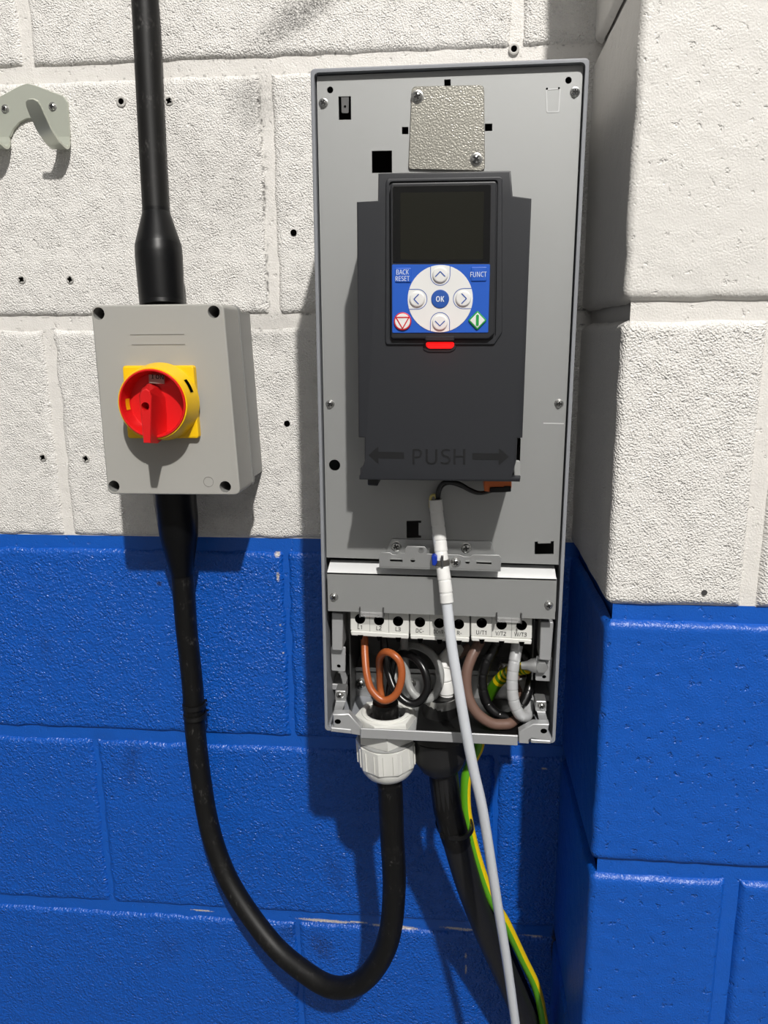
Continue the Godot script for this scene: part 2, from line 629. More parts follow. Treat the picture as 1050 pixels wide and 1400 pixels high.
	mat("plug_orange", Color(0.85, 0.42, 0.16), 0.4)
	mat("tag_blue", Color(0.06, 0.20, 0.62), 0.4)
	mat("strap_steel", Color(0.45, 0.44, 0.42), 0.35, 0.7)
	mat("core_yellow", Color(0.86, 0.80, 0.50), 0.5)
	var striped := mat("striped", Color(1, 1, 1), 0.36)
	striped.vertex_color_use_as_albedo = true
	var clear := mat("clear_plastic", Color(0.95, 0.95, 0.95, 0.22), 0.1)
	clear.transparency = BaseMaterial3D.TRANSPARENCY_ALPHA
	var glow := mat("lamp_glow", Color(1, 1, 1), 0.5)
	glow.emission_enabled = true
	glow.emission = Color(1.0, 0.97, 0.92)
	glow.emission_energy_multiplier = 3.0


# ---------------------------------------------------------------- blocks
func grid_mesh(pos: Callable, us: PackedFloat32Array, vs: PackedFloat32Array) -> ArrayMesh:
	# pos(u, v) gives [point, uv, uv2]; u runs to the right and v upwards as seen from outside
	var nu := us.size()
	var nv := vs.size()
	var v := PackedVector3Array()
	var uv := PackedVector2Array()
	var uv2 := PackedVector2Array()
	for j in nv:
		for i in nu:
			var r: Array = pos.call(us[i], vs[j])
			v.append(r[0]); uv.append(r[1])
			uv2.append(Vector2((r[0].x - STAIN_AT.x) / STAIN_SIZE.x, 1.0 - (r[0].y - STAIN_AT.y) / STAIN_SIZE.y))
	var nn := PackedVector3Array()
	for j in nv:
		for i in nu:
			var a := v[j * nu + mini(i + 1, nu - 1)] - v[j * nu + maxi(i - 1, 0)]
			var b := v[mini(j + 1, nv - 1) * nu + i] - v[maxi(j - 1, 0) * nu + i]
			nn.append(a.cross(b).normalized())
	var idx := PackedInt32Array()
	for j in nv - 1:
		for i in nu - 1:
			var k := j * nu + i
			idx.append_array([k, k + nu, k + 1, k + 1, k + nu, k + nu + 1])
	var arr := []
	arr.resize(Mesh.ARRAY_MAX)
	arr[Mesh.ARRAY_VERTEX] = v
	arr[Mesh.ARRAY_NORMAL] = nn
	arr[Mesh.ARRAY_TEX_UV] = uv
	arr[Mesh.ARRAY_TEX_UV2] = uv2
	arr[Mesh.ARRAY_INDEX] = idx
	var m := ArrayMesh.new()
	m.add_surface_from_arrays(Mesh.PRIMITIVE_TRIANGLES, arr)
	return m


func cuts(a: float, b: float, step: float) -> PackedFloat32Array:
	var out := PackedFloat32Array([a, a + 0.0012, a + 0.003, a + 0.0055, a + 0.009])
	var n := int((b - a - 0.018) / step)
	for i in range(1, n): out.append(a + 0.009 + (b - a - 0.018) * i / n)
	out.append_array([b - 0.009, b - 0.0055, b - 0.003, b - 0.0012, b])
	return out


func drop(d: float) -> float:
	return 0.0065 * pow(clampf(1.0 - d / 0.0062, 0.0, 1.0), 2.2)


func put_mesh(called: String, m: Mesh, material: Material, parent: Node):
	var o := MeshInstance3D.new()
	o.name = called
	o.mesh = m
	o.material_override = material
	parent.add_child(o, true)
	return o


func wall_block(parent: Node, x0: float, x1: float, y0: float, y1: float, material: Material, flush := 1.0):
	var pos := func(u: float, v: float) -> Array:
		var du := minf(u - x0, x1 - u)
		var dv := minf(v - y0, y1 - v)
		var wx := noise.get_noise_3d(v * 9000.0, x0 * 7000.0, 3.0) * 0.0032 * clampf(1.0 - du / 0.012, 0.0, 1.0)
		var wy := noise.get_noise_3d(u * 9000.0, y0 * 7000.0, 9.0) * 0.003 * clampf(1.0 - dv / 0.012, 0.0, 1.0)
		var z := -maxf(drop(du) * flush, drop(dv)) + 0.0005 * noise.get_noise_2d(u * 2500.0, v * 2500.0)
		return [Vector3(u + wx, v + wy, z), Vector2(u, -v) / TILE, Vector2.ZERO]
	put_mesh("block", grid_mesh(pos, cuts(x0, x1, 0.012), cuts(y0, y1, 0.012)), material, parent)


func pier_block(parent: Node, x0: float, x1: float, y0: float, y1: float, zf: float, returns: bool, material: Material):
	# u runs along the return face (from the wall to the arris) and on along the front
	var turn: float = zf - 0.006 if returns else 0.0
	var arc := 0.006 * PI / 2
	var us := PackedFloat32Array()
	if returns:
		for i in 13: us.append(turn * i / 12.0)
		for i in range(1, 5): us.append(turn + arc * i / 4.0)
		var rest := cuts(x0 + 0.006, x1, 0.012)
		for i in range(5, rest.size()): us.append(turn + arc + rest[i] - x0 - 0.006)
	else:
		us = cuts(0.0, x1 - x0, 0.012)
	var length := us[us.size() - 1]
	var pos := func(u: float, v: float) -> Array:
		var p: Vector3
		var n: Vector3
		if returns and u < turn:
			p = Vector3(x0, v, u); n = Vector3(-1, 0, 0)
		elif returns and u < turn + arc:
			var a := (u - turn) / 0.006
			n = Vector3(-cos(a), 0, sin(a)); p = Vector3(x0 + 0.006, v, zf - 0.006) + n * 0.006
		else:
			p = Vector3(x0 + (u - turn - arc + 0.006 if returns else u), v, zf); n = Vector3(0, 0, 1)
		var dv := minf(v - y0, y1 - v)
		var du := length - u if returns else minf(u, length - u)
		var wy := noise.get_noise_3d(u * 9000.0, y0 * 7000.0, 19.0) * 0.0022 * clampf(1.0 - dv / 0.01, 0.0, 1.0)
		var near := clampf(1.0 - absf(u - turn) / 0.012, 0.0, 1.0) if returns else 0.0
		var d := maxf(drop(dv), drop(du)) - 0.0005 * noise.get_noise_2d(u * 2500.0, v * 2500.0 + 700.0) + near * 0.0014 * noise.get_noise_2d(v * 12000.0, 40.0)
		return [p - n * d + Vector3(0, wy, 0), Vector2(u, -v) / TILE, Vector2.ZERO]
	put_mesh("block", grid_mesh(pos, us, cuts(y0, y1, 0.012)), material, parent)


func mortar_face(called: String, parent: Node, x0: float, x1: float, y0: float, y1: float, z: float, material: Material):
	var us := PackedFloat32Array()
	var vs := PackedFloat32Array()
	for i in 91: us.append(lerpf(x0, x1, i / 90.0))
	for i in 41: vs.append(lerpf(y0, y1, i / 40.0))
	var pos := func(u: float, v: float) -> Array:
		return [Vector3(u, v, z + 0.0007 * noise.get_noise_2d(u * 4000.0, v * 4000.0)), Vector2(u, -v) / TILE, Vector2.ZERO]
	put_mesh(called, grid_mesh(pos, us, vs), material, parent)


func build_walls():
	var back := Node3D.new()
	back.name = "wall_back"
	back.set_meta("kind", "structure")
	add_child(back)
	var split := TOP_JOINT - 2 * COURSE + 0.0062
	var g := Geo.new()
	g.box(Vector3(-5, split, -0.25), Vector3(6, 5.6, -0.006))
	obj("wall_body", g, M.white_mortar, back)
	g = Geo.new()
	g.box(Vector3(-5, 0, -0.25), Vector3(6, split, -0.006))
	obj("wall_body", g, M.blue_mortar, back)
	mortar_face("mortar", back, -0.75, 0.31, split, 2.3, -0.0034, M.white_mortar)
	mortar_face("mortar", back, -0.75, 0.31, 0.6, split, -0.0034, M.blue_mortar)
	# vertical joints of the courses, from the top of the view down, as seen
	var joints := [0.0, -0.224, 0.0, -0.231, 0.002, -0.225, 0.0, -0.225]
	for k in 8:
		var y1 := TOP_JOINT - COURSE * (k - 2) - 0.0055
		var y0 := y1 - COURSE + 0.011
		var m: Material = M.white_rough if k < 4 else M.blue_rough
		if k == 4: y1 -= 0.001
		for n in range(-2, 2):
			var gap := 0.0040 if k < 4 else 0.0026
			var x0: float = joints[k] + n * 0.45 + gap
			var x1: float = x0 + 0.45 - 2.0 * gap
			if x1 < -0.62 or x0 > 0.292: continue
			wall_block(back, x0, minf(x1, 0.31), y0, y1, m, 1.0 if k < 4 else 0.55)

	var pier := Node3D.new()
	pier.name = "wall_right"
	pier.set_meta("kind", "structure")
	add_child(pier)
	var px := 0.293
	var pz := 0.182
	for part in [[split, 5.6, M.white_mortar], [0.0, split, M.blue_mortar]]:
		g = Geo.new()
		g.box(Vector3(px + 0.009, part[0], -0.006), Vector3(1.2, part[1], pz - 0.0065))
		obj("mortar", g, part[2], pier)
		mortar_face("mortar_joint", pier, px + 0.006, 0.8, maxf(part[0], 0.6), minf(part[1], 2.4), pz - 0.0045, part[2])
	# [top joint number, its joint on the front face, white?, smooth?]
	for r in [[-2, 0.62, true, true], [-1, 0.40, true, true], [0, 0.73, true, true], [1, 0.399, true, false], [2, 0.73, false, true], [3, 0.409, false, true], [4, 0.73, false, true]]:
		var y1: float = TOP_JOINT - COURSE * r[0] - 0.0065
		var y0 := y1 - COURSE + 0.012
		var m: Material = (M.white_even if r[3] else M.white_rough_pier) if r[2] else M.blue_even
		pier_block(pier, px, r[1] - 0.005, y0, y1, pz, true, m)
		pier_block(pier, r[1] + 0.005, r[1] + 0.445, y0, y1, pz, false, m)

	g = Geo.new(); g.box(Vector3(-5, -0.2, -0.25), Vector3(6, 0, 9)); struct("floor", g, M.concrete)  # unseen hall shell, out of view; its tone sets the bounced light
	g = Geo.new(); g.box(Vector3(-5, 5.6, -0.25), Vector3(6, 5.8, 9)); struct("unseen_ceiling", g, M.unseen_hall_roof)
	g = Geo.new(); g.box(Vector3(-5.2, 0, -0.25), Vector3(-5, 5.6, 9)); struct("unseen_wall_left", g, M.unseen_hall_wall)
	g = Geo.new(); g.box(Vector3(6, 0, -0.25), Vector3(6.2, 5.6, 9)); struct("unseen_wall_far", g, M.unseen_hall_wall)
	g = Geo.new(); g.box(Vector3(-5.2, 0, 9), Vector3(6.2, 5.6, 9.2)); struct("unseen_wall_front", g, M.unseen_hall_wall)


# ---------------------------------------------------------------- unseen lamps of the hall, placed for the light they throw
func lamp(at: Vector3, r: float, energy: float, label: String):
	var o := thing("unseen_hall_lamp", label, "lamp", at, "unseen lamps of the hall")
	var g := Geo.new()
	g.xf = Transform3D(Basis(Vector3(1, 0, 0), Vector3(0, 0, 1), Vector3(0, -1, 0)), at + Vector3(0, 0.03, 0))
	g.lathe(PackedVector2Array([Vector2(0, -0.2), Vector2(r * 0.5, -0.2), Vector2(r * 0.8, -0.12), Vector2(r * 1.05, 0.0), Vector2(r, 0.0), Vector2(r * 0.75, -0.1), Vector2(0, -0.12)]))
	obj("shade", g, M.frame_grey, o)
	g = Geo.new()
	g.box(at + Vector3(-0.01, 0.2, -0.01), Vector3(at.x + 0.01, 5.6, at.z + 0.01))
	obj("stem", g, M.frame_grey, o)
	g = Geo.new()
	g.xf = placed(at + Vector3(0, 0.02, 0), Vector3(0, -1, 0))
	g.lathe(PackedVector2Array([Vector2(0, -0.01), Vector2(r * 0.8, -0.01), Vector2(r * 0.8, 0.0), Vector2(0, 0.012)]))
	obj("diffuser", g, M.lamp_glow, o)
	var l := OmniLight3D.new()
	l.name = "lamp_light"
	l.light_color = Color(1.0, 0.985, 0.965)
	l.light_energy = energy
	l.light_size = r
	l.omni_range = 20
	l.omni_attenuation = 2.0
	l.shadow_enabled = true
	o.add_child(l)
	l.position = Vector3(0, -r - 0.01, 0)


func _ready():
	noise.seed = 7
	noise.noise_type = FastNoiseLite.TYPE_SIMPLEX_SMOOTH
	noise.frequency = 0.01
	# camera, exposure
	var cam := Camera3D.new()
	cam.name = "camera"
	add_child(cam)
	cam.transform = Transform3D(Basis(Vector3(0.995858, -0.008681, -0.09051), Vector3(-0.011524, 0.975354, -0.220343), Vector3(0.090192, 0.220474, 0.971214)).orthonormalized(), Vector3(0.1756, 1.5575, 0.7551))
	cam.fov = 67.34
	cam.near = 0.02
	cam.current = true
	var we := WorldEnvironment.new()
	we.name = "environment"
	var env := Environment.new()
	env.background_mode = Environment.BG_COLOR
	env.background_color = Color(0.02, 0.02, 0.02)
	env.tonemap_mode = Environment.TONE_MAPPER_LINEAR
	env.tonemap_exposure = 0.96
	env.sdfgi_enabled = true
	env.ssao_enabled = true
	env.ssil_enabled = true
	we.environment = env
	add_child(we)
	materials()
	# unseen lamp that throws the shadows, then three out of view that soften them
	lamp(Vector3(1.1, 5.15, 3.6), 0.06, 31.0, "small bright unseen lamp that throws the shadows of the drive")
	lamp(Vector3(-3.2, 4.6, 4.5), 0.28, 0.3, "wide unseen lamp on the left of the hall, softening the shadows")
	lamp(Vector3(4.2, 4.6, 5.5), 0.28, 0.3, "wide unseen lamp on the right of the hall, softening the shadows")
	lamp(Vector3(-0.8, 4.6, 7.8), 0.28, 0.3, "wide unseen lamp at the far end of the hall, softening the shadows")
	build_walls()
	build_motor_drive()
	build_control_unit()
	build_keypad()
	build_isolator()
	build_cables()
	build_wires()
	build_hook()
	build_plugs()


# ---------------------------------------------------------------- motor drive
func build_motor_drive():
	var root := thing("motor_drive", "tall grey steel motor drive on the wall with its lower cover off", "motor drive", Vector3(0.1641, 1.1867, 0.09))
	# outer frame: a tray with thin walls
	var out := PackedVector2Array([Vector2(0.0737, 1.7391), Vector2(0.2626, 1.7388), Vector2(0.2599, 1.2357), Vector2(0.0709, 1.2393)])
	var inn := Geo.inset(Geo.ccw(out.duplicate()), 0.0026)
	var g := Geo.new()
	g.prism(rounded(out, 0.003, 3), 0.0005, 0.1785, 0.0008, 2, [rounded(inn, 0.003, 3)])
	obj("housing", g, M.frame_grey, root)
	g = Geo.new()
	g.prism(Geo.inset(Geo.ccw(out.duplicate()), 0.0027), 0.002, 0.004)
	obj("rear_sheet", g, M.zinc_dark, root)
	# back panel with its cut-outs
	var holes := [
		PackedVector2Array([Vector2(0.1658, 1.7303), Vector2(0.1702, 1.7303), Vector2(0.1703, 1.7258), Vector2(0.1659, 1.7259)]), PackedVector2Array([Vector2(0.1366, 1.7012), Vector2(0.1411, 1.7011), Vector2(0.1411, 1.6964), Vector2(0.1366, 1.6965)]), PackedVector2Array([Vector2(0.194, 1.7015), Vector2(0.1991, 1.7014), Vector2(0.1992, 1.6967), Vector2(0.1941, 1.6967)]),
		PackedVector2Array([Vector2(0.1153, 1.6863), Vector2(0.1295, 1.6862), Vector2(0.1295, 1.6716), Vector2(0.1152, 1.6718)]), PackedVector2Array([Vector2(0.0923, 1.7221), Vector2(0.1011, 1.722), Vector2(0.101, 1.707), Vector2(0.0923, 1.7071)]),
		PackedVector2Array([Vector2(0.1391, 1.4186), Vector2(0.1506, 1.4191), Vector2(0.1506, 1.4172), Vector2(0.1486, 1.417), Vector2(0.1486, 1.4072), Vector2(0.1506, 1.4071), Vector2(0.1506, 1.4052), Vector2(0.1392, 1.4048)]), PackedVector2Array([Vector2(0.2381, 1.4035), Vector2(0.2406, 1.4036), Vector2(0.2406, 1.4021), Vector2(0.2504, 1.4025), Vector2(0.2503, 1.404), Vector2(0.2527, 1.4042), Vector2(0.2529, 1.3936), Vector2(0.2384, 1.3932)]),
		circle(Vector2(0.0866, 1.7265), 0.0022, 16), circle(Vector2(0.2497, 1.7268), 0.0022, 16), circle(Vector2(0.0836, 1.4622), 0.0044, 20)]
	g = Geo.new()
	g.prism(PackedVector2Array([Vector2(0.0774, 1.7355), Vector2(0.2593, 1.7359), Vector2(0.2569, 1.3854), Vector2(0.0755, 1.3881)]), 0.1725, 0.174, 0.0, 1, holes)
	var panel := obj("back_panel", g, M.zinc, root)
	g = Geo.new()
	g.prism(rounded(PackedVector2Array([Vector2(0.0942, 1.7226), Vector2(0.0996, 1.7224), Vector2(0.0992, 1.7114), Vector2(0.0943, 1.7116)]), 0.0008), 0.1715, 0.1736)
	obj("latch_tab", g, M.zinc_dark, panel)
	g = Geo.new()
	g.prism(circle(Vector2(0.0968, 1.7157), 0.0008, 12), 0.1735, 0.1738)
	obj("latch_hole", g, M.hole, panel)
	# pressed tab on the right with its thin outline
	g = Geo.new()
	var tab := PackedVector2Array([Vector2(0.2347, 1.7219), Vector2(0.2446, 1.7221), Vector2(0.2443, 1.707), Vector2(0.2358, 1.7071)])
	g.prism(rounded(tab, 0.001), 0.174, 0.1742, 0.0, 1, [rounded(Geo.inset(Geo.ccw(tab.duplicate()), 0.0007), 0.001)])
	obj("pressed_tab", g, M.zinc_plain, panel)
	for q in [Vector3(0.2355, 1.722, 0.1742), Vector3(0.2435, 1.7221, 0.1742)]:
		g = Geo.new(); g.prism(circle(Vector2(q.x, q.y), 0.0007, 10), 0.174, 0.1743); obj("relief_hole", g, M.hole, panel)
	for q in [Vector3(0.0816, 1.7182, 0.174), Vector3(0.2543, 1.7192, 0.174), Vector3(0.0813, 1.5092, 0.174), Vector3(0.2522, 1.5093, 0.174)]:
		screw(root, q, 0.0027, q.x * 31.0)
	# scratch beside the right middle screw
	g = Geo.new(); g.prism(bar(Vector2(0.2414, 1.4948), Vector2(0.2564, 1.4945), 0.0005), 0.174, 0.1741); obj("scratch", g, M.bright_edge, panel)
	# small cover plate
	g = Geo.new()
	g.prism(rounded(PackedVector2Array([Vector2(0.1436, 1.7263), Vector2(0.193, 1.7255), Vector2(0.1946, 1.6727), Vector2(0.1931, 1.6708), Vector2(0.142, 1.6732), Vector2(0.1412, 1.6749)]), 0.003), 0.1741, 0.1757, 0.0004)
	var cover := obj("cover_plate", g, M.hammered, root)
	cover.set_meta("label", "hammered zinc cover plate with two screws")
	screw(cover, Vector3(0.1474, 1.7195, 0.1757), 0.0035, 0.3)
	screw(cover, Vector3(0.1884, 1.6783, 0.1757), 0.0035, 0.9)
	# shield over the terminals with its bent top flange
	g = Geo.new()
	var a := Vector2(0.077, 1.3781)
	var b := Vector2(0.2547, 1.3762)
	var c := Vector2(0.2548, 1.3436)
	var d := Vector2(0.077, 1.3461)
	g.prism(PackedVector2Array([d, c, b, a]), 0.1808, 0.182)
	var fa := Vector3(0.0773, 1.3837, 0.166)
	var fb := Vector3(0.2548, 1.3821, 0.166)
	var ta := Vector3(a.x, a.y, 0.182)
	var tb := Vector3(b.x, b.y, 0.182)
	for s in [[a, d, 0.0], [b, c, -0.0012]]:
		g.box(Vector3(minf(s[0].x, s[1].x) + s[2] * 0.6, s[1].y + 0.006, 0.16), Vector3(minf(s[0].x, s[1].x) + 0.0012 + s[2] * 0.6, s[0].y, 0.1812))
	var shield := obj("terminal_shield", g, M.zinc, root)
	g = Geo.new()
	var dn := Vector3(0, -0.0012, 0)
	g.quad(ta, tb, fb, fa)
	g.quad(fa + dn, fb + dn, tb + dn, ta + dn)
	g.quad(ta + dn, tb + dn, tb, ta)
	obj("bent_flange", g, M.bright_edge, shield)  # flange coloured paler than its shield to match its bright look
	screw(shield, Vector3(0.082, 1.358, 0.182), 0.0028, 0.7)
	screw(shield, Vector3(0.2497, 1.3551, 0.182), 0.0028, 0.2)
	# clamp rail below the control unit
	g = Geo.new()
	g.prism(PackedVector2Array([Vector2(0.1279, 1.4045), Vector2(0.2039, 1.4035), Vector2(0.2062, 1.4013), Vector2(0.2081, 1.3937), Vector2(0.2076, 1.3908), Vector2(0.1232, 1.3923), Vector2(0.1238, 1.3953), Vector2(0.1267, 1.4024)]), 0.1741, 0.1752, 0.0003)
	var rail := obj("clamp_rail", g, M.zinc_plain, root)
	g = Geo.new()
	g.prism(PackedVector2Array([Vector2(0.119, 1.3862), Vector2(0.1192, 1.3955), Vector2(0.1209, 1.3973), Vector2(0.1276, 1.3975), Vector2(0.1293, 1.396), Vector2(0.1329, 1.3959), Vector2(0.1349, 1.3974), Vector2(0.1388, 1.3973), Vector2(0.139, 1.4005), Vector2(0.1408, 1.4028), Vector2(0.1539, 1.4025), Vector2(0.1556, 1.4005), Vector2(0.1556, 1.397), Vector2(0.1803, 1.3965), Vector2(0.1836, 1.3953), Vector2(0.1886, 1.3953), Vector2(0.1908, 1.3968), Vector2(0.21, 1.3968), Vector2(0.2119, 1.3949), Vector2(0.2117, 1.3849)]),
		0.189, 0.1902, 0.0002, 1, [PackedVector2Array([Vector2(0.1273, 1.3916), Vector2(0.1279, 1.3939), Vector2(0.1371, 1.3935), Vector2(0.1371, 1.3895), Vector2(0.1274, 1.3898)]), PackedVector2Array([Vector2(0.1932, 1.3935), Vector2(0.2046, 1.3928), Vector2(0.2047, 1.389), Vector2(0.1933, 1.3896)]), circle(Vector2(0.1513, 1.3995), 0.0022, 14), circle(Vector2(0.1449, 1.3916), 0.0019, 14), circle(Vector2(0.1865, 1.3911), 0.0019, 14)])
	obj("rail_face", g, M.zinc_plain, rail)
	g = Geo.new()
	var ra := Vector2(0.119, 1.3862)
	var rb := Vector2(0.2117, 1.3849)
	g.quad(Vector3(ra.x, ra.y, 0.19), Vector3(rb.x, rb.y, 0.19), Vector3(rb.x, rb.y, 0.175), Vector3(ra.x, ra.y, 0.175))
	g.quad(Vector3(ra.x, ra.y - 0.001, 0.175), Vector3(rb.x, rb.y - 0.001, 0.175), Vector3(rb.x, rb.y - 0.001, 0.1902), Vector3(ra.x, ra.y - 0.001, 0.1902))
	g.quad(Vector3(ra.x, ra.y - 0.001, 0.1902), Vector3(rb.x, rb.y - 0.001, 0.1902), Vector3(rb.x, rb.y, 0.1902), Vector3(ra.x, ra.y, 0.1902))
	obj("rail_foot", g, M.zinc_plain, rail)
	screw(rail, Vector3(0.1311, 1.3985, 0.1752), 0.0034, 0.5)
	screw(rail, Vector3(0.1856, 1.3981, 0.1752), 0.0034, 0.1)
	screw(rail, Vector3(0.1776, 1.3907, 0.1902), 0.0032, 0.8)

	build_terminals(root)
	build_compartment(root)


func build_terminals(root: Node):
	# the blocks step down to the right as the photograph's do: left edge, right edge, top, bottom; wells; names
	var blocks := [
		[PackedVector2Array([Vector2(0.0938, 1.3493), Vector2(0.141, 1.3486), Vector2(0.1409, 1.325), Vector2(0.0934, 1.3269)]), PackedVector2Array([Vector2(0.0936, 1.3271), Vector2(0.1409, 1.3253), Vector2(0.1406, 1.3212), Vector2(0.0944, 1.3231)]), [Vector3(0.1015, 1.3371, 0.174), Vector3(0.1169, 1.3362, 0.174), Vector3(0.1322, 1.3358, 0.174)], [["L1", Vector3(0.1012, 1.33, 0.174)], ["L2", Vector3(0.1167, 1.3295, 0.174)], ["L3", Vector3(0.1322, 1.329, 0.174)]]],
		[PackedVector2Array([Vector2(0.1418, 1.3486), Vector2(0.1892, 1.3479), Vector2(0.1895, 1.3235), Vector2(0.1418, 1.3247)]), PackedVector2Array([Vector2(0.1419, 1.325), Vector2(0.1894, 1.3238), Vector2(0.1889, 1.3198), Vector2(0.1424, 1.3213)]), [Vector3(0.1498, 1.3354, 0.174), Vector3(0.1653, 1.335, 0.174), Vector3(0.1808, 1.3346, 0.174)], [["DC-", Vector3(0.1497, 1.3282, 0.174)], ["DC+/R+", Vector3(0.1655, 1.3277, 0.174)], ["R-", Vector3(0.1813, 1.3272, 0.174)]]],
		[PackedVector2Array([Vector2(0.1902, 1.3479), Vector2(0.2382, 1.3467), Vector2(0.2387, 1.3234), Vector2(0.1905, 1.3248)]), PackedVector2Array([Vector2(0.1905, 1.3248), Vector2(0.2386, 1.3234), Vector2(0.2381, 1.3193), Vector2(0.1912, 1.321)]), [Vector3(0.1989, 1.3361, 0.174), Vector3(0.2145, 1.3351, 0.174), Vector3(0.2303, 1.3349, 0.174)], [["U/T1", Vector3(0.1987, 1.328, 0.174)], ["V/T2", Vector3(0.214, 1.3276, 0.174)], ["W/T3", Vector3(0.2296, 1.3273, 0.174)]]]]
	for b in blocks:
		var wells := []
		for w in b[2]: wells.append(circle(Vector2(w.x, w.y), 0.0040, 20))
		var g := Geo.new()
		g.prism(rounded(b[0], 0.0008), 0.155, 0.174, 0.0006, 1, wells)
		g.prism(rounded(b[0], 0.0008), 0.12, 0.155)
		var o := obj("terminal_block", g, M.terminal_white, root)
		g = Geo.new()
		g.prism(rounded(b[1], 0.001), 0.13, 0.1755, 0.0006)
		obj("lower_lip", g, M.terminal_white, o)
		for w in b[2]:
			g = Geo.new()
			g.xf = placed(Vector3(w.x, w.y, 0.174))
			g.lathe(PackedVector2Array([Vector2(0.0042, 0.0002), Vector2(0.0036, 0.0004), Vector2(0.0034, 0.0), Vector2(0.0033, -0.012), Vector2(0, -0.012)]), 20)
			obj("screw_well", g, M.hole, o)
			g = Geo.new()
			g.xf = placed(Vector3(w.x, w.y, 0.1635))
			g.lathe(PackedVector2Array([Vector2(0.0028, -0.002), Vector2(0.0028, 0.001), Vector2(0.0018, 0.0014), Vector2(0.0012, 0.0004), Vector2(0, 0.0)]), 12)
			obj("clamp_screw", g, M.zinc_dark, o)
			g = Geo.new()
			var x: float = w.x + 0.0003
			var y: float = w.y - 0.0155
			g.prism(PackedVector2Array([Vector2(x - 0.0023, y + 0.0022), Vector2(x - 0.0012, y - 0.0014), Vector2(x + 0.0012, y - 0.0014), Vector2(x + 0.0023, y + 0.0022)]), 0.1735, 0.1758)
			obj("release_slot", g, M.hole, o)
		for k in 2:
			g = Geo.new()
			var m: Vector3 = (b[2][k] + b[2][k + 1]) / 2
			g.prism(bar(Vector2(m.x, m.y + 0.008), Vector2(m.x + 0.0002, m.y - 0.0122), 0.0004), 0.1738, 0.1742)
			obj("division", g, M.wire_grey, o)
		for t in b[3]:
			var s: String = t[0]
			letters(s, t[1] + Vector3(0, 0, 0.0001), 0.0034, M.ink_black, o, -0.03, 0.0003, false, 1.0 if s.length() < 3 else 0.9 if s.length() < 6 else 0.62)
	# clear clips over the first and last block
	for q in [PackedVector2Array([Vector2(0.1026, 1.3462), Vector2(0.1212, 1.3457), Vector2(0.1211, 1.3418), Vector2(0.1026, 1.3422)]), PackedVector2Array([Vector2(0.2101, 1.3443), Vector2(0.2289, 1.3439), Vector2(0.229, 1.3399), Vector2(0.2102, 1.3404)])]:
		var g := Geo.new()
		g.prism(q, 0.176, 0.1835, 0.0006)
		var lo := Geo.inset(Geo.ccw(q.duplicate()), 0.0004)
		var o := obj("clear_clip", g, M.clear_plastic, root)
		for x in [q[0].x, q[1].x]:
			var h := Geo.new()
			h.box(Vector3(x - 0.0005, q[2].y, 0.176), Vector3(x + 0.0005, q[2].y + 0.0085, 0.1838))
			obj("clip_arm", h, M.zinc_dark, o)


